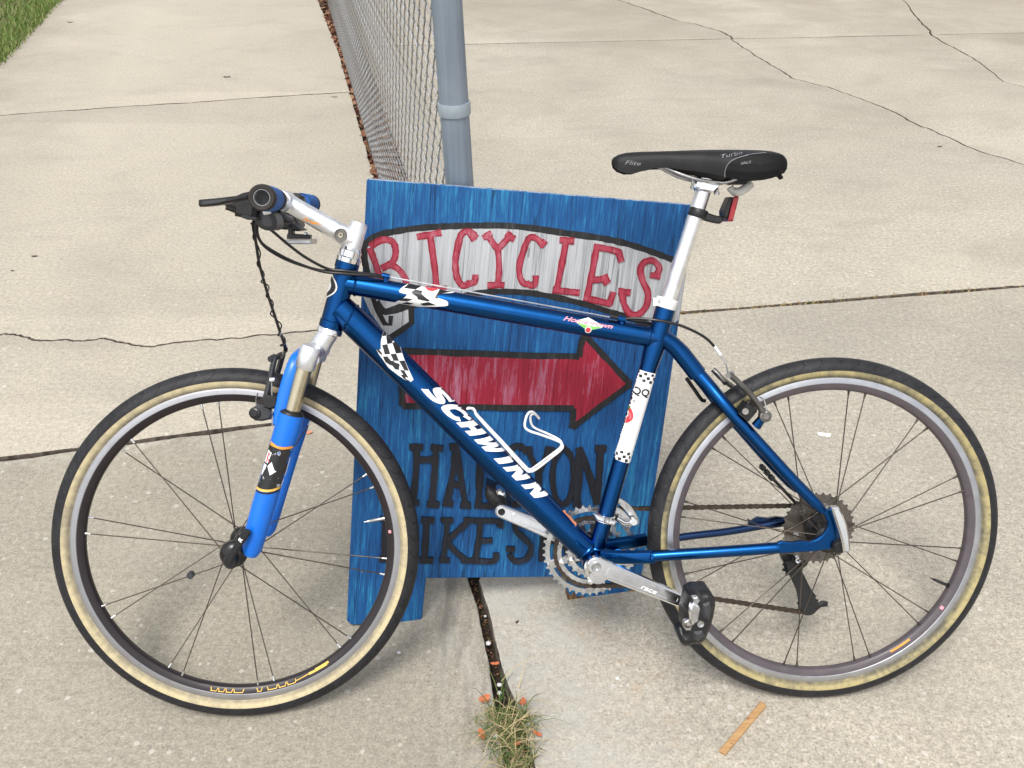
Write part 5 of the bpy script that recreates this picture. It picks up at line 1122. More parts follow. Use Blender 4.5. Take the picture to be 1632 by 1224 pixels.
# front hub quick release
qr = empty('quick_release', (0, 0, 0), bike)
m = MB(); m.lathe([(0, -.079), (.0085, -.079), (.0115, -.0765), (.0125, -.0715), (.0125, -.067), (0, -.066)], 24, (UF+.005, 0, HV-.002)); m.fix = True; obj('skewer_cap', m, 'black_alloy', qr)
m = MB(); m.prism(cr2([(-0.4456, 0.3775), (-0.4334, 0.3728), (-0.4382, 0.3619), (-0.4484, 0.349), (-0.4576, 0.3359), (-0.4658, 0.3218), (-0.4736, 0.3153), (-0.4786, 0.3188), (-0.4747, 0.3298), (-0.4654, 0.345), (-0.4561, 0.3602), (-0.4456, 0.3775)], 3)[:-1], -.088, -.078, .003, bev2=.002); obj('lever', m, 'black_alloy', qr, 40)
m = MB(); lg = text_polys('R', .009, .3, .0004); mm_ = project(place2d(lg, (-0.4438, 0.3589), .9), bvh(m), .0004)
m2 = MB(); m2.tube([(UF+.004, -.068, HV), (UF+.004, .068, HV)], .0045, 10); obj('axle', m2, 'steel', qr)
mm_ = MB()
for p in place2d(lg, (-0.4497, 0.3547), 1.0, 1.1): mm_.prism(p, -.0888, -.0878)
obj('lever_logo', mm_, 'white_print', qr, 0)
qt = text_polys('R', .009, .3, .0004)
m = MB(); m.lathe([(0, .062), (.012, .062), (.013, .066), (.009, .075), (0, .076)], 20, (UF+.005, 0, HV-.002)); m.fix = True; obj('skewer_nut', m, 'black_alloy', qr)
# rear quick release
qr2 = empty('quick_release', (0, 0, 0), bike)
m = MB(); m.prism([(0.5443, 0.392), (0.5561, 0.3934), (0.5619, 0.3849), (0.5717, 0.3624), (0.5771, 0.3399), (0.5804, 0.3163), (0.5785, 0.3118), (0.5686, 0.3121), (0.5657, 0.3279), (0.5581, 0.3516), (0.5506, 0.373)], -.093, -.076, .003, bev2=.003); obj('lever', m, 'polished', qr2, 40)
m = MB(); m.lathe([(0, -.083), (.009, -.083), (.012, -.080), (.013, -.0735), (0, -.0735)], 22, (UR, 0, HV)); m.fix = True; obj('skewer_cap', m, 'black_alloy', qr2)
m = MB(); m.tube([(UR, -.075, HV), (UR, .080, HV)], .0045, 10); obj('axle', m, 'steel', qr2)

# ---- brakes
def vbrake(nm, near_pts, far_pts, bolt_px, pad, arm_r=.0062):
    root = empty(nm, (0, 0, 0), bike)
    for pts in (near_pts, far_pts):
        m = MB(); m.tube(cr(pts, 4), [arm_r*1.35]*4+[arm_r]*(4*(len(pts)-1)-3), 10, flat=(1.25, .8)); obj('brake_arm', m, 'grey_plastic' if nm == 'front_brake' else 'dark_steel', root, 45)
        b = Vector(pts[0]); m = MB(); sg = -1 if b.y < 0 else 1
        m.lathe([(0, -.011), (.005, -.011), (.0065, -.0095), (.0095, -.009), (.0105, -.006), (.0105, .010), (.008, .012), (.008, .016), (0, .016)], 18, b, axis=(0.15, 1, -.1)); m.fix = True; obj('pivot', m, 'black_alloy' if nm == 'front_brake' else 'dark_steel', root)
    for p, sgn in ((pad, -1), ((pad[0], -pad[1], pad[2]), 1)):
        m = MB(); rot_ = Quaternion((0, 1, 0), R(-pad[3])).to_matrix(); m.box(p[:3], (.046, .009, .010), rot_); obj('brake_pad', m, 'rubber', root, 0)
        m = MB(); m.lathe([(0, -.010), (.0038, -.010), (.0045, -.009), (.0075, -.008), (.0075, .008), (0, .008)], 14, (p[0], p[1]+sgn*.008, p[2])); m.fix = True; obj('pad_bolt', m, 'dark_steel', root)
    return root
fb = vbrake('front_brake', [(-0.4182, -0.058, 0.569), (-0.4102, -0.056, 0.5727), (-0.4018, -0.05, 0.598), (-0.3954, -0.044, 0.6244), (-0.391, -0.04, 0.6438), (-0.388, -0.036, 0.657)],
            [(-0.4289, 0.058, 0.5674), (-0.4184, 0.056, 0.588), (-0.4053, 0.048, 0.614), (-0.3961, 0.042, 0.6371), (-0.3896, 0.036, 0.6534)], None, (*(-0.4037, -0.021, 0.5851), 22))
m = MB(); m.tube([(-0.3933, -0.054, 0.6229), (-0.386, -0.054, 0.6238)], .0045, 10); obj('arm_bolt', m, 'polished', fb)
m = MB(); m.tube([(-0.3918, -0.052, 0.6193), (-0.3918, -0.058, 0.5781), (-0.3922, -0.064, 0.5474)], .0010, 6); obj('return_spring', m, 'steel', fb)
m = MB(); m.tube(cr([(-0.4164, -0.06, 0.5736), (-0.42, -0.05, 0.5877), (-0.421, -0.03, 0.5969)], 4), .0010, 6); obj('return_spring', m, 'steel', fb)
m = MB(); m.tube([(-0.3891, -0.036, 0.6559), (-0.3918, 0.036, 0.6534)], [.0048, .0048], 10); obj('cable_boot', m, 'rubber', fb)
m = MB(); m.tube([(-0.3946, -0.044, 0.6561), (-0.3884, -0.034, 0.6578)], [.0050, .0065], 10); obj('cable_clamp', m, 'grey_plastic', fb)
m = MB(); m.prism([(-0.4105, 0.593), (-0.3997, 0.5992), (-0.3812, 0.5945), (-0.381, 0.5796), (-0.3928, 0.5734), (-0.4083, 0.5758)], -.062, -.030, .004, bev2=.004); obj('pad_holder', m, 'black_plastic', fb, 35)
m = MB(); m.prism([(-0.4257, 0.576), (-0.4171, 0.5822), (-0.4069, 0.5799), (-0.3968, 0.5754), (-0.391, 0.5668), (-0.3936, 0.5583), (-0.4083, 0.5554), (-0.4207, 0.5567), (-0.4275, 0.5643)], -.066, -.046, .004, bev2=.004); obj('pivot_body', m, 'grey_plastic', fb, 35)
rbk = vbrake('rear_brake', [(0.4349, -0.06, 0.5468), (0.4276, -0.058, 0.5596), (0.4137, -0.052, 0.5804), (0.4005, -0.044, 0.5943), (0.3894, -0.036, 0.6062), (0.38, -0.03, 0.6141)],
             [(0.4476, 0.06, 0.5439), (0.4299, 0.056, 0.5601), (0.4094, 0.05, 0.5778), (0.3881, 0.04, 0.5936), (0.3716, 0.03, 0.6091)], None, (*(0.4116, -0.021, 0.5492), 40))
m = MB(); m.box((0.4072, -0.04, 0.552), (.022, .030, .024), Quaternion((0, 1, 0), R(40)).to_matrix()); obj('pad_holder', m, 'black_plastic', rbk, 0)
m = MB(); m.tube([(0.4008, -0.062, 0.5555), (0.4043, -0.05, 0.553)], [.0055, .0062], 12); obj('pad_nut', m, 'dark_steel', rbk)
m = MB(); m.tube([(0.3763, -0.036, 0.613), (0.3871, -0.02, 0.6146)], .0052, 10); obj('cable_clamp', m, 'steel', rbk)
m = MB(); m.tube([(0.3659, 0.026, 0.6144), (0.3741, 0.022, 0.607), (0.382, 0.0, 0.5937)], [.0055, .0045, .0045], 10); obj('cable_boot', m, 'dark_steel', rbk)
m = MB(); m.tube(cr([(0.436, -0.066, 0.5545), (0.4336, -0.058, 0.5724), (0.4285, -0.046, 0.5768)], 4), .0010, 6); obj('return_spring', m, 'steel', rbk)
m = MB(); m.tube([(0.4228, -0.052, 0.5279), (0.4288, -0.056, 0.5385), (0.4349, -0.06, 0.5468)], [.0088, .0075, .0070], 12); bp('brake_boss', m, 'blue_paint')
# dark lines hung below the seat stay
cable([(0.3161, 0.012, 0.6018), (0.3335, 0.018, 0.578), (0.346, 0.022, 0.5612), (0.3533, 0.024, 0.5585)], .0034, 'cable_black', 'cable_hanger')
cable([(0.4629, 0.045, 0.4333), (0.4801, 0.05, 0.4137), (0.5036, 0.055, 0.3891), (0.5237, 0.06, 0.3679), (0.5374, 0.064, 0.3531)], .0030)
for px_ in ((0.4665, 0.045, 0.4284), (0.4759, 0.048, 0.4179), (0.485, 0.05, 0.4077)): m = MB(); m.tube([Vector(px_)+Vector((-.003, 0, .003)), Vector(px_)+Vector((.003, 0, -.003))], .0055, 10); bp('cable_guide', m, 'black_plastic')

# ---- seat post, saddle
P0, P1 = Vector((0.2752, 0.0, 0.7271)), Vector((0.3391, 0.0, 0.9333))
m = MB(); m.tube([P0, P1], .0133, 28); bp('seat_post', m, 'seatpost_silver')
sdv = (P1-P0).normalized()
m = MB(); cc = Vector((0.2761, 0.0, 0.7368)); m.tube([cc-sdv*.010, cc-sdv*.009, cc+sdv*.006, cc+sdv*.007], [.0185, .0192, .0192, .0180], 26); m.box(cc+Vector((-.020, -.004, .002)), (.010, .018, .013)); sco = bp('seat_collar', m, 'white_wire')
m = MB(); m.tube([(0.2592, -0.02, 0.7429), (0.2607, -0.012, 0.7423)], .0022, 10); obj('collar_bolt', m, 'steel', sco)
m = MB()
m.prism([(0.3181, 0.9392), (0.3162, 0.9279), (0.3226, 0.9263), (0.3237, 0.9237), (0.3492, 0.9193), (0.3533, 0.9224), (0.3595, 0.9285), (0.3594, 0.9326), (0.3456, 0.9353), (0.3317, 0.9421), (0.3233, 0.9432)], -.018, .018, .003, bev2=.003)
m.prism([(0.326, 0.946), (0.3219, 0.9409), (0.3325, 0.9357), (0.3452, 0.933), (0.3621, 0.9313), (0.3641, 0.9374), (0.3492, 0.9411), (0.3365, 0.9448)], -.024, .024, .002, bev2=.002)
clp = bp('saddle_clamp', m, 'polished', None, 35)
for a, b in (((0.3181, 0.0, 0.9418), (0.3184, 0.0, 0.9273)), ((0.3593, 0.0, 0.9331), (0.3586, 0.0, 0.9165))):
    m = MB(); m.tube([a, lerp(a, b, .7), lerp(a, b, .72), b], [.0028, .0028, .0048, .0048], 10); obj('clamp_bolt', m, 'steel', clp)
for sgn in (-1, 1):
    f = (lambda P: P) if sgn < 0 else mir
    m = MB(); m.tube(cr(f([(0.2503, -0.006, 0.9689), (0.2699, -0.014, 0.9611), (0.2929, -0.02, 0.9503), (0.3209, -0.022, 0.9417), (0.3504, -0.022, 0.9373), (0.3704, -0.026, 0.9369), (0.3992, -0.034, 0.9494)]), 5), .0034, 10); bp('saddle_rail', m, 'gold_stanchion' if False else 'steel')
# saddle shell: stations along its length
st = [  # top px-x, top y, half width, skirt y
 [(0.1808, 0.9731, 0.004, 0.9698), (0.1835, 0.9797, 0.012, 0.9631), (0.1912, 0.9842, 0.0165, 0.9567), (0.2035, 0.9871, 0.0185, 0.9524), (0.2169, 0.988, 0.0195, 0.9527), (0.2314, 0.9885, 0.0205, 0.957), (0.2478, 0.9887, 0.022, 0.9603), (0.2683, 0.989, 0.024, 0.9605), (0.2885, 0.9893, 0.028, 0.9575), (0.3081, 0.9898, 0.034, 0.9544), (0.3273, 0.9901, 0.042, 0.9507), (0.346, 0.9902, 0.051, 0.9461), (0.3628, 0.99, 0.059, 0.941), (0.3797, 0.9897, 0.066, 0.9375), (0.3969, 0.9892, 0.071, 0.9356), (0.4147, 0.9885, 0.0735, 0.9367), (0.4289, 0.9877, 0.074, 0.9395), (0.4416, 0.986, 0.0725, 0.9434), (0.4509, 0.9824, 0.069, 0.9479), (0.4572, 0.9741, 0.062, 0.9552)] ]
st = st[0]
m = MB(); cols = 17; V = []
for x, zt, hw, zb in st:
    for k in range(cols):
        t_ = -1+2*k/(cols-1); a = abs(t_)
        if a < .62: q = a/.62; yy = math.copysign(hw*.93*q, t_) if t_ else 0; zz = zt-(zt-zb)*.24*q**2.6
        else: q = (a-.62)/.38; yy = math.copysign(hw*(.93+.07*math.sin(q*2.6)), t_); zz = zt-(zt-zb)*(.24+.76*q)
        V.append((x, yy, zz))
n_ = len(st); F = [(i*cols+k, (i+1)*cols+k, (i+1)*cols+k+1, i*cols+k+1) for i in range(n_-1) for k in range(cols-1)]
m.add(V, F)
# underside, set in and recessed
U_ = []
for x, zt, hw, zb in st:
    for t_ in (-1, -.8, 0, .8, 1): U_.append((x, hw*t_*.985, zb+(.0004 if abs(t_) == 1 else .008 if abs(t_) > .5 else (zt-zb)*.45)))
m.add(U_, [(i*5+k, i*5+k+1, (i+1)*5+k+1, (i+1)*5+k) for i in range(n_-1) for k in range(4)])
m.add([V[k] for k in range(cols)]+[U_[k] for k in range(5)], [tuple(range(cols))+(cols+4, cols+3, cols+2, cols+1, cols)])
e_ = (n_-1)*cols; m.add([V[e_+k] for k in range(cols)]+[U_[(n_-1)*5+k] for k in range(5)], [tuple(range(cols))[::-1]+(cols, cols+1, cols+2, cols+3, cols+4)])
m.fix = True
saddle = bp('saddle', m, 'saddle_vinyl', None, 60); tree_sad = bvh(m)
pan = cr2([(0.3567, 0.9432), (0.3574, 0.9561), (0.3632, 0.9658), (0.3753, 0.9731), (0.3955, 0.9778), (0.4199, 0.9802), (0.4444, 0.9798), (0.4517, 0.9748), (0.4532, 0.9629), (0.4487, 0.9462), (0.4315, 0.9384), (0.4112, 0.9342), (0.3907, 0.9334), (0.3722, 0.9351), (0.3567, 0.9432)], 3)[:-1]
decal([pan], tree_sad, 'saddle_side', saddle, 'side_panel', .0007, .006)
decal([ribbon(cr2([(0.3576, 0.9404), (0.3577, 0.9543), (0.3631, 0.9651), (0.3751, 0.9723), (0.3954, 0.9772), (0.4228, 0.9799)], 4), .0009)], tree_sad, 'grey_print', saddle, 'seam_line', .0011)
def saddle_text(tx, org, ang, sz, mt_, wtot=None):
    tp = text_polys(tx, sz, .3); wm = max(x for p in tp for x, y in p)
    decal(place2d(tp, org, ang, (wtot/wm) if wtot else 1), tree_sad, mt_, saddle, 'lettering', .0013, .004)
saddle_text('Flite', (0.199, 0.9672), R(-5), .0095, 'grey_print', .027)
saddle_text('Turbo', (0.3496, 0.9724), R(9), .0078, 'grey_print', .036)
saddle_text('SRLS', (0.3794, 0.9612), R(9), .0052, 'grey_print', .017)
m = MB(); m.tube(cr([(0.4442, -0.05, 0.947), (0.4489, -0.052, 0.9428), (0.4511, -0.052, 0.9388)], 3), [.004]*6+[.0025], 8); obj('torn_corner', m, 'saddle_vinyl', saddle)
m = MB(); m.tube(cr([(0.3807, 0.0, 0.9287), (0.3862, 0.0, 0.9224), (0.397, 0.0, 0.9212), (0.4096, 0.0, 0.9284), (0.4179, 0.0, 0.9355)], 5), [.006]*6+[.0075]*14+[.005], 10); bp('saddle_bag_loop', m, 'clear_plastic')
m = MB(); m.box((0.3922, 0.0, 0.9399), (.022, .036, .014)); bp('rail_clamp', m, 'black_plastic', None, 0)
# tail lamp
tl = empty('tail_lamp', (0, 0, 0), bike)
pc = Vector((0.3273, 0.0, 0.8862)); m = MB(); m.tube([pc-sdv*.0075, pc-sdv*.0065, pc+sdv*.0065, pc+sdv*.0075], [.0155, .0162, .0162, .0155], 24); obj('strap', m, 'black_plastic', tl)
m = MB(); m.prism(cr2([(0.336, 0.8896), (0.3445, 0.8864), (0.3574, 0.882), (0.366, 0.8809), (0.3693, 0.8777), (0.3683, 0.8725), (0.3631, 0.8684), (0.3535, 0.8701), (0.3427, 0.8728), (0.3341, 0.8771), (0.336, 0.8896)], 2)[:-1], -.009, .009, .002, bev2=.002); obj('arm', m, 'black_plastic', tl, 35)
m = MB(); m.prism([(0.3769, 0.9127), (0.3832, 0.9116), (0.3747, 0.875), (0.3682, 0.8777), (0.3669, 0.8891), (0.3709, 0.8994)], -.018, .018, .003, bev2=.003); obj('housing', m, 'black_plastic', tl, 35)
m = MB(); m.prism([(0.3832, 0.9125), (0.39, 0.914), (0.3917, 0.9114), (0.3827, 0.8723), (0.3748, 0.8719), (0.3747, 0.8755)], -.020, .020, .0025, bev2=.0025); obj('lens', m, 'red_lens', tl, 35)
m = MB(); m.prism([(0.3849, 0.9094), (0.3896, 0.9104), (0.3853, 0.895), (0.3816, 0.8951)], -.0206, -.0195, .0003); obj('lens_window', m, 'red_lens', tl, 35)

# ---- cranks and rings
RC = (BB.x, BB.z)
crk = empty('crankset', (0, 0, 0), bike)
m = MB(); m.gear(RC[0], RC[1], .0875, .0745, 42, .047, .050, .0048); obj('chainring', m, 'ring_metal', crk, 25)
m = MB(); m.gear(RC[0], RC[1], .0665, .0535, 32, .0385, .0415, .0048, ph=.1); obj('chainring', m, 'ring_metal', crk, 25)
m = MB(); m.gear(RC[0], RC[1], .0470, .0330, 22, .0305, .0335, .0046, ph=.05); obj('chainring', m, 'ring_metal', crk, 25)
for k in range(5):
    a = R(54+72*k); d = Vector((math.cos(a), 0, math.sin(a))); p = Vector((RC[0], .044, RC[1])); pn = Vector((-d.z, 0, d.x))
    mm = MB(); mm.prism([tuple((p+d*q+pn*s_)[i] for i in (0, 2)) for q, s_ in ((.015, -.012), (.050, -.007), (.074, -.0085), (.080, -.004), (.080, .004), (.074, .0085), (.050, .007), (.015, .012))], .0415, .0470, .001, bev2=.001); obj('spider_arm', mm, 'ring_metal', crk, 35)
    for q, y in ((.0775, .046), (.056, .037), (.037, .0295)):
        mm = MB(); c_ = p+d*q; mm.lathe([(0, y-.003), (.0032, y-.003), (.0050, y-.0022), (.0050, y+.004), (0, y+.004)], 12, (c_.x, 0, c_.z)); mm.fix = True; obj('ring_bolt', mm, 'polished', crk)
def arm(nm, a, b, ra, rb, y0, y1, rec=True, mt_='polished', logo=False):
    a, b = Vector(a), Vector(b); d = (b-a).normalized(); pn = Vector((-d.y, d.x)); o_ = []
    for k in range(13): th = math.pi/2+math.pi*k/12; o_.append(tuple(a+d*(ra*math.cos(th))+pn*(ra*math.sin(th))))
    L = (b-a).length
    o_ += [tuple(a+d*L*.14-pn*ra*.93), tuple(a+d*L*.5-pn*(ra*.5+rb*.5)*.98)]
    for k in range(13): th = -math.pi/2+math.pi*k/12; o_.append(tuple(b+d*(rb*math.cos(th))+pn*(rb*math.sin(th))))
    o_ += [tuple(a+d*L*.5+pn*(ra*.5+rb*.5)*.98), tuple(a+d*L*.14+pn*ra*.93)]
    m = MB(); m.prism(o_, y0, y1, .0028, bev2=.002); ob = obj(nm, m, mt_, crk, 35)
    if rec:   # raised border round a sunk panel
        r1, r2 = ra*.62, rb*.60; p1, p2 = a+d*(ra*1.3), b-d*(rb*1.45); s_ = 1 if y1 > y0 else -1
        pan = [tuple(p1+pn*r1*.75), tuple(p1+d*.010+pn*r1), tuple(p2-d*.005+pn*r2), tuple(p2+pn*r2*.7), tuple(p2-pn*r2*.7), tuple(p2-d*.005-pn*r2), tuple(p1+d*.010-pn*r1), tuple(p1-pn*r1*.75)]
        mm = MB(); inner = offs(pan if True else pan[::-1], -.0) 
        def frame(poly, t0, y_a, y_b):
            ar_ = sum(poly[i][0]*poly[(i+1) % len(poly)][1]-poly[(i+1) % len(poly)][0]*poly[i][1] for i in range(len(poly)))
            if ar_ < 0: poly = poly[::-1]
            inn = offs(poly, t0); n = len(poly); vs = [(p[0], y_b, p[1]) for p in poly]+[(p[0], y_a, p[1]) for p in offs(poly, .0008)]+[(p[0], y_a, p[1]) for p in offs(poly, t0*.8)]+[(p[0], y_b, p[1]) for p in inn]
            return vs, [(r_*n+i, r_*n+(i+1) % n, (r_+1)*n+(i+1) % n, (r_+1)*n+i) for r_ in range(3) for i in range(n)]
        vs, fs = frame(pan, .0030, y0-s_*.0016, y0+s_*.0004); mm.add(vs, fs); mm.fix = True; obj('raised_border', mm, mt_, ob, 30)
    return ob
na, nb = (0.1448, 0.2976), (0.3014, 0.2267)
ca = arm('crank_arm', na, nb, .0158, .0112, -.090, -.076, True)
m = MB(); m.lathe([(.0, -.0002), (.0042, -.0002), (.0046, -.0032), (.0072, -.0036), (.0086, -.002), (.0086, .002), (0, .002)], 22, (na[0], -.091, na[1])); m.fix = True; obj('crank_bolt', m, 'steel', ca)
tpg = text_polys('race', .0115, .3); wm = max(x for p in tpg for x, y in p)
an_ = math.atan2(nb[1]-na[1], nb[0]-na[0])
mm = MB()
for p in place2d(tpg, (0.2201, 0.2578), an_, .03/wm): mm.prism(p, -.0906, -.0899)
obj('crank_logo', mm, 'white_print', ca, 0)
m = MB(); m.tube([(BB.x, -.037, BB.z), (BB.x, -.040, BB.z), (BB.x, -.0405, BB.z), (BB.x, -.078, BB.z)], [.0205, .0205, .0160, .0150], 24); obj('bearing_cup', m, 'polished', crk)
fa, fbp = (BB.x, BB.z), (-0.0114, 0.35)
cf_ = arm('crank_arm', fa, fbp, .0165, .0118, .062, .076, False, 'silver')
# far arm: inner face with a sunk channel
d2 = (Vector(fbp)-Vector(fa)); 
m = MB(); dd = d2.normalized(); pn = Vector((-dd.y, dd.x)); q0 = Vector(fbp)-dd*.024; q1 = Vector(fbp)-dd*.110
for off, hw in ((.0068, .0016), (-.0068, .0016)): m.prism([tuple(q0+pn*(off-hw)), tuple(q0+pn*(off+hw)), tuple(q1+pn*(off+hw)), tuple(q1+pn*(off-hw))], .0600, .0624, .0004)
m.prism([tuple(q0+pn*.0068+dd*.0), tuple(q0+dd*.004+pn*.004), tuple(q0+dd*.004-pn*.004), tuple(q0-pn*.0068), tuple(q0-pn*.004-dd*.002), tuple(q0+pn*.004-dd*.002)], .0600, .0624, .0004)
obj('raised_border', m, 'silver', cf_, 30)
m = MB(); m.lathe([(0, .0605), (.0030, .0605), (.0034, .0595), (.0060, .0590), (.0068, .061), (.0068, .064), (0, .064)], 18, (fbp[0], 0, fbp[1])); m.fix = True; obj('pedal_axle_end', m, 'black_alloy', cf_)
# ---- pedals
def pedal(near):
    root = empty('pedal', (0, 0, 0), bike)
    return root
pn_ = pedal(True)
m = MB(); bd = cr2([(0.2887, 0.2706), (0.2989, 0.2768), (0.3113, 0.2765), (0.3216, 0.2773), (0.328, 0.2695), (0.3314, 0.2564), (0.3297, 0.2412), (0.3269, 0.226), (0.324, 0.2151), (0.3201, 0.2043), (0.3152, 0.1934), (0.307, 0.187), (0.2965, 0.1873), (0.2903, 0.1842), (0.282, 0.1844), (0.2745, 0.1924), (0.2754, 0.2023), (0.2826, 0.2064), (0.2813, 0.2207), (0.283, 0.2404), (0.2858, 0.2555), (0.2887, 0.2706)], 3)[:-1]
m.prism(bd, -.168, -.108, .007, bev2=.006); obj('pedal_body', m, 'black_plastic', pn_, 45)
m = MB(); m.prism([(0.2883, 0.2606), (0.2933, 0.2659), (0.3028, 0.257), (0.304, 0.2472), (0.3002, 0.2342), (0.2941, 0.2257), (0.2868, 0.2325), (0.2855, 0.2477)], -.176, -.160, .003); obj('cleat_plate', m, 'polished', pn_, 35)
m = MB(); m.prism([(0.2912, 0.2724), (0.2993, 0.2743), (0.3036, 0.2667), (0.2996, 0.2603), (0.2934, 0.2637)], -.1745, -.162, .002); obj('cleat_jaw', m, 'steel', pn_, 35); m = MB(); m.prism([(0.2786, 0.2305), (0.2857, 0.2347), (0.2931, 0.2257), (0.2902, 0.2149), (0.2819, 0.2152), (0.2777, 0.2218)], -.1725, -.160, .002); obj('cleat_jaw', m, 'steel', pn_, 35)
m = MB(); m.tube(cr([(0.2824, -0.171, 0.2298), (0.28, -0.173, 0.2254), (0.2852, -0.173, 0.222), (0.2897, -0.171, 0.2253)], 4), .0016, 6); obj('spring', m, 'chain_metal', pn_)
m = MB(); m.lathe([(0, -.0005), (.0030, -.0005), (.0034, -.002), (.0056, -.0026), (.0066, -.001), (.0066, .006), (0, .006)], 14, (0.3056, -0.169, 0.2261)); m.fix = True; obj('pedal_bolt', m, 'steel', pn_)
m = MB(); m.prism([(0.3079, 0.2601), (0.3201, 0.264), (0.3236, 0.2488), (0.3189, 0.2294), (0.3115, 0.2361), (0.3071, 0.2471)], -.173, -.162, .004); m.prism([(0.2944, 0.2126), (0.3089, 0.2144), (0.3132, 0.2055), (0.3031, 0.1948), (0.2947, 0.1995)], -.173, -.160, .004); obj('pedal_wing', m, 'grey_plastic', pn_, 35)
m = MB(); m.tube([(nb[0], -.078, nb[1]), (nb[0], -.110, nb[1])], [.0075, .0090], 14); obj('spindle', m, 'steel', pn_)
pf = pedal(False)
m = MB(); m.prism([(-0.0383, 0.3928), (-0.03, 0.3902), (-0.0182, 0.3837), (-0.0088, 0.3749), (-0.0018, 0.3648), (0.0052, 0.3523), (0.0087, 0.346), (0.0004, 0.3474), (-0.0115, 0.3527), (-0.0259, 0.353), (-0.0353, 0.3606), (-0.0411, 0.3707)], .085, .150, .006, bev2=.006); obj('pedal_body', m, 'black_plastic', pf, 45)
m = MB(); m.prism([(-0.0209, 0.3846), (-0.0126, 0.3881), (-0.0045, 0.3806), (-0.0023, 0.3708), (-0.0093, 0.3734), (-0.0175, 0.376)], .080, .12, .003, bev2=.003); obj('cleat_plate', m, 'polished', pf, 35)
m = MB(); m.tube([(fbp[0], .062, fbp[1]), (fbp[0], .095, fbp[1])], [.007, .009], 12); obj('spindle', m, 'steel', pf)

# ---- front mech
fdm = empty('front_derailleur', (0, 0, 0), bike)
fcp = Vector((0.1716, 0.0, 0.3547)); m = MB(); m.tube([fcp-std*.007, fcp-std*.006, fcp+std*.006, fcp+std*.007], [.0165, .0178, .0178, .0165], 24)
m.prism([(0.147, 0.37), (0.1715, 0.3602), (0.1893, 0.3528), (0.1883, 0.3471), (0.1716, 0.3498), (0.1537, 0.3572)], -.021, -.013, .002, bev2=.002); obj('clamp', m, 'polished', fdm, 40)
m = MB(); bb_ = (0.172, -0.0215, 0.3576); m.lathe([(0, -.001), (.0022, -.001), (.0026, -.0028), (.0046, -.0032), (.0056, -.002), (.0056, .002), (0, .002)], 14, bb_); m.fix = True; obj('clamp_bolt', m, 'steel', fdm)
m = MB(); m.prism(cr2([(0.201, 0.3803), (0.2125, 0.3741), (0.2253, 0.3619), (0.237, 0.3425), (0.2394, 0.3305), (0.2325, 0.3283), (0.2208, 0.3453), (0.2092, 0.3599), (0.1999, 0.3696), (0.201, 0.3803)], 3)[:-1], .036, .040, .001); m.prism(cr2([(0.1916, 0.3682), (0.2053, 0.3607), (0.2169, 0.3486), (0.2262, 0.3341), (0.2217, 0.3247), (0.2079, 0.3298), (0.1963, 0.3444), (0.1916, 0.3682)], 3)[:-1], .0285, .031, .001); obj('cage', m, 'ring_metal', fdm, 35)
m = MB(); m.tube([(0.1948, 0.02, 0.3476), (0.2089, 0.022, 0.3372), (0.2278, 0.026, 0.3366)], [.0065, .0055, .0050], 12); m.lathe([(0, .018), (.006, .018), (.006, .03), (0, .03)], 14, (0.2268, 0, 0.3386)); m.fix = True; obj('linkage', m, 'polished', fdm)
m = MB(); m.tube([(0.2081, 0.024, 0.3318), (0.2347, 0.026, 0.3329)], .0018, 8); obj('limit_screw', m, 'steel', fdm)
# ---- cassette, chain, rear mech
cas = empty('cassette', (UR, 0, HV), bike)
for k, (T_, y) in enumerate(((32, .0215), (28, .0258), (24, .0300), (21, .0342), (18, .0384), (15, .0426), (13, .0468), (11, .0510))):
    ro = T_*.0127/6.283+.0028
    m = MB(); m.gear(0, 0, ro, .016, T_, y, y+.0018, .0042, ph=k*.2); obj('cog', m, 'cog_metal', cas, 25)
m = MB(); m.lathe([(.018, .018), (.020, .0185), (.020, .0212), (.0175, .0212)], 24); m.fix = True; obj('spacer', m, 'dark_steel', cas)
for k in range(6):
    a = R(60*k+15); m = MB(); m.lathe([(0, .0205), (.0052, .0205), (.0058, .0215), (0, .0216)], 12, (.043*math.cos(a), 0, .043*math.sin(a))); m.fix = True; obj('cog_rivet', m, 'steel', cas)
# chain path in the plane of the rings
yc, yk = .0400, .0435
chain = empty('chain', (0, 0, 0), bike)
def arcp(c_, r_, a0, a1, step=.0127):
    n = max(2, int(abs(R(a1-a0))*r_/step)); return [(c_[0]+r_*math.cos(R(a0+(a1-a0)*i/n)), c_[1]+r_*math.sin(R(a0+(a1-a0)*i/n))) for i in range(n+1)]
KC = (UR, HV)
up_a, up_b = (0.2012, 0.3576), (0.528, 0.3548)
pj1, pj2 = (0.5319, 0.2313), (0.5623, 0.1594)
lo_b = (0.5534, 0.1459); lo_a = (0.2199, 0.209)
path = arcp(RC, .0652, 275, 84)+[up_a, up_b]+arcp(KC, .0405, 96, -60)
path = path+[(pj1[0]+.012, pj1[1]+.004), (pj1[0]+.002, pj1[1]-.010), (pj2[0]-.014, pj2[1]+.012), (pj2[0]+.010, pj2[1]+.010), (pj2[0]+.010, pj2[1]-.010), lo_b, lo_a]
path.append(path[0])
seg_ = []; P_ = [Vector(p) for p in path]; tot = [0]
for a, b in zip(P_, P_[1:]): tot.append(tot[-1]+(b-a).length)
nl = int(tot[-1]/.0127)
def at(s_):
    s_ = max(0, min(tot[-1]-1e-6, s_))
    for i in range(len(P_)-1):
        if tot[i+1] >= s_: k = (s_-tot[i])/max(1e-9, tot[i+1]-tot[i]); return P_[i].lerp(P_[i+1], k)
    return P_[-1]
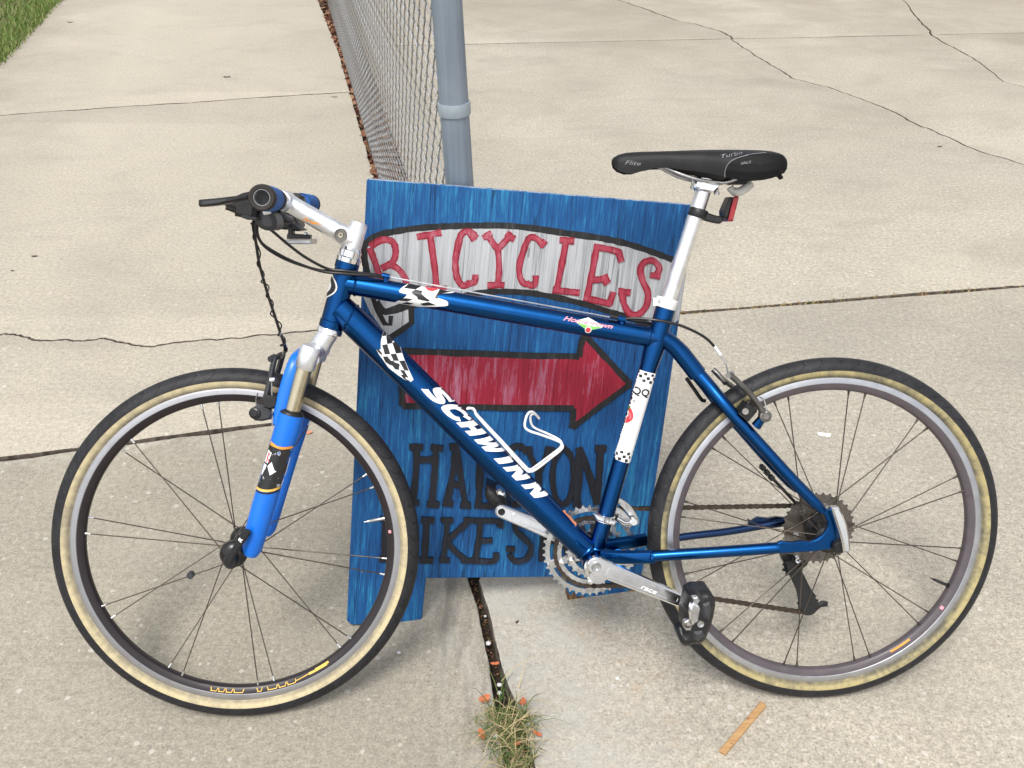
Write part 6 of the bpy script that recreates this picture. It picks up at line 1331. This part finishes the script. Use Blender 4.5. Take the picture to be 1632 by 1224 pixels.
def link_mesh(wd):
    m = MB(); pl = []
    for k in range(9): th = math.pi/2+math.pi*k/8; pl.append((-.00635+.0042*math.cos(th), .0042*math.sin(th)))
    pl += [(0, -.0030)]
    for k in range(9): th = -math.pi/2+math.pi*k/8; pl.append((.00635+.0042*math.cos(th), .0042*math.sin(th)))
    pl += [(0, .0030)]
    m.prism(pl, -wd, -wd+.0011); m.prism(pl, wd, wd-.0011)
    for x in (-.00635, .00635): m.tube([(x, -wd-.0005, 0), (x, wd+.0005, 0)], .0034 if wd < .003 else .0018, 8)
    return m
l0 = bp('link', link_mesh(.0034), 'chain_metal', chain, 40); l1 = bp('link', link_mesh(.0023), 'chain_metal', chain, 40)
def ychain(p):
    t_ = min(1, max(0, (p.x-RC[0]-.05)/(UR-RC[0]-.10))); return yc+(yk-yc)*t_
pitch = tot[-1]/nl
for i in range(nl):
    a, b = at(i*pitch), at((i+1)*pitch); c_ = (a+b)/2; an2 = math.atan2(b.y-a.y, b.x-a.x)
    mt_ = Matrix.Translation((c_.x, ychain(c_), c_.y)) @ Matrix.Rotation(-an2, 4, 'Y')
    if i == 0: l0.matrix_basis = mt_
    elif i == 1: l1.matrix_basis = mt_
    else: inst(l0 if i % 2 == 0 else l1, 'link', None, mt_, chain)
rd_ = empty('rear_derailleur', (0, 0, 0), bike)
m = MB(); m.prism(cr2([(0.5117, 0.2541), (0.5224, 0.2563), (0.5416, 0.2533), (0.561, 0.2478), (0.5627, 0.2354), (0.5522, 0.2269), (0.5356, 0.2236), (0.5221, 0.2315), (0.5117, 0.2541)], 3)[:-1], .054, .078, .004, bev2=.004); obj('knuckle', m, 'black_plastic', rd_, 40)
m = MB(); bbp = (0.5422, 0.052, 0.247); m.lathe([(0, -.001), (.0028, -.001), (.0032, -.003), (.0062, -.0034), (.0072, -.002), (.0072, .004), (0, .004)], 16, bbp); m.fix = True; obj('mount_bolt', m, 'polished', rd_)
m = MB(); m.prism([(0.5196, 0.2401), (0.5461, 0.2345), (0.5578, 0.2117), (0.5709, 0.1864), (0.5823, 0.171), (0.5779, 0.1611), (0.5634, 0.164), (0.5479, 0.1895), (0.5299, 0.22)], .056, .072, .003, bev2=.003); obj('parallelogram', m, 'black_plastic', rd_, 35)
m = MB(); m.prism(cr2([(0.5501, 0.1777), (0.5644, 0.1799), (0.5793, 0.1694), (0.5858, 0.1567), (0.5841, 0.1416), (0.5736, 0.133), (0.559, 0.1347), (0.5489, 0.1476), (0.5501, 0.1777)], 3)[:-1], .058, .061, .001); m.prism([(0.5798, 0.1568), (0.5895, 0.1566), (0.5953, 0.1602), (0.605, 0.1586), (0.6042, 0.1498), (0.5922, 0.1489), (0.5829, 0.1416)], .056, .066, .002, bev2=.002); obj('cage', m, 'black_plastic', rd_, 35)
m = MB(); m.prism(cr2([(0.5131, 0.25), (0.5296, 0.2472), (0.5422, 0.226), (0.5576, 0.1973), (0.5727, 0.1759), (0.5747, 0.1572), (0.5644, 0.1463), (0.5501, 0.1492), (0.5411, 0.1644), (0.534, 0.1955), (0.5186, 0.2279), (0.5131, 0.25)], 3)[:-1], .0345, .037, .0008, bev2=.0008); obj('cage', m, 'black_plastic', rd_, 35)
m = MB(); pc_ = (0.5636, 0.052, 0.1607); m.gear(pc_[0], pc_[2], .0205, .004, 11, .049, .055, .0042); obj('jockey_wheel', m, 'black_plastic', rd_, 25)
m = MB(); m.lathe([(0, -.001), (.003, -.001), (.0036, 0), (.0036, .003), (0, .003)], 12, (pc_[0], .0475, pc_[2])); m.fix = True; obj('jockey_bolt', m, 'steel', rd_)
m = MB(); pk = (0.5309, 0.052, 0.2325); m.gear(pk[0], pk[2], .019, .004, 10, .049, .055, .0042); obj('jockey_wheel', m, 'black_plastic', rd_, 25)
# ---- bottle cage of bent white wire
bcg = [(-0.0688, -0.014, 0.5602), (-0.0601, -0.014, 0.5606), (-0.0559, -0.014, 0.5561), (-0.0507, -0.014, 0.5449), (-0.0102, -0.013, 0.4972), (0.0286, -0.013, 0.4519), (0.0389, -0.014, 0.4463), (0.0502, -0.018, 0.4522), (0.0737, -0.028, 0.4733), (0.0906, -0.034, 0.4889), (0.0933, -0.035, 0.4969), (0.0863, -0.035, 0.5042), (0.0562, -0.035, 0.5164), (0.0369, -0.034, 0.5232), (0.029, -0.033, 0.5308), (0.0309, -0.03, 0.5444), (0.0356, -0.024, 0.5519), (0.0425, -0.016, 0.5529), (0.0496, -0.006, 0.5457), (0.0556, 0.004, 0.5368)]
cg = empty('bottle_cage', (0, 0, 0), bike)
m = MB(); m.tube(cr(bcg, 5), .0022, 8); obj('wire', m, 'white_wire', cg, 60)
bc2 = [(0.0556, 0.004, 0.5368), (0.0487, 0.016, 0.5423), (0.0425, 0.026, 0.537), (0.0427, 0.031, 0.5245), (0.0495, 0.034, 0.5135), (0.0719, 0.034, 0.5026), (0.0921, 0.034, 0.4919), (0.0977, 0.034, 0.4837), (0.093, 0.032, 0.475), (0.0733, 0.026, 0.4619), (0.0501, 0.016, 0.4477), (0.0397, 0.012, 0.4433), (0.0297, 0.01, 0.4509), (-0.0097, 0.01, 0.4962), (-0.0486, 0.01, 0.5399), (-0.0583, 0.01, 0.5524), (-0.0658, 0.004, 0.5582), (-0.0688, -0.014, 0.5602)]
m = MB(); m.tube(cr(bc2, 5), .0022, 8); obj('wire', m, 'white_wire', cg, 60)
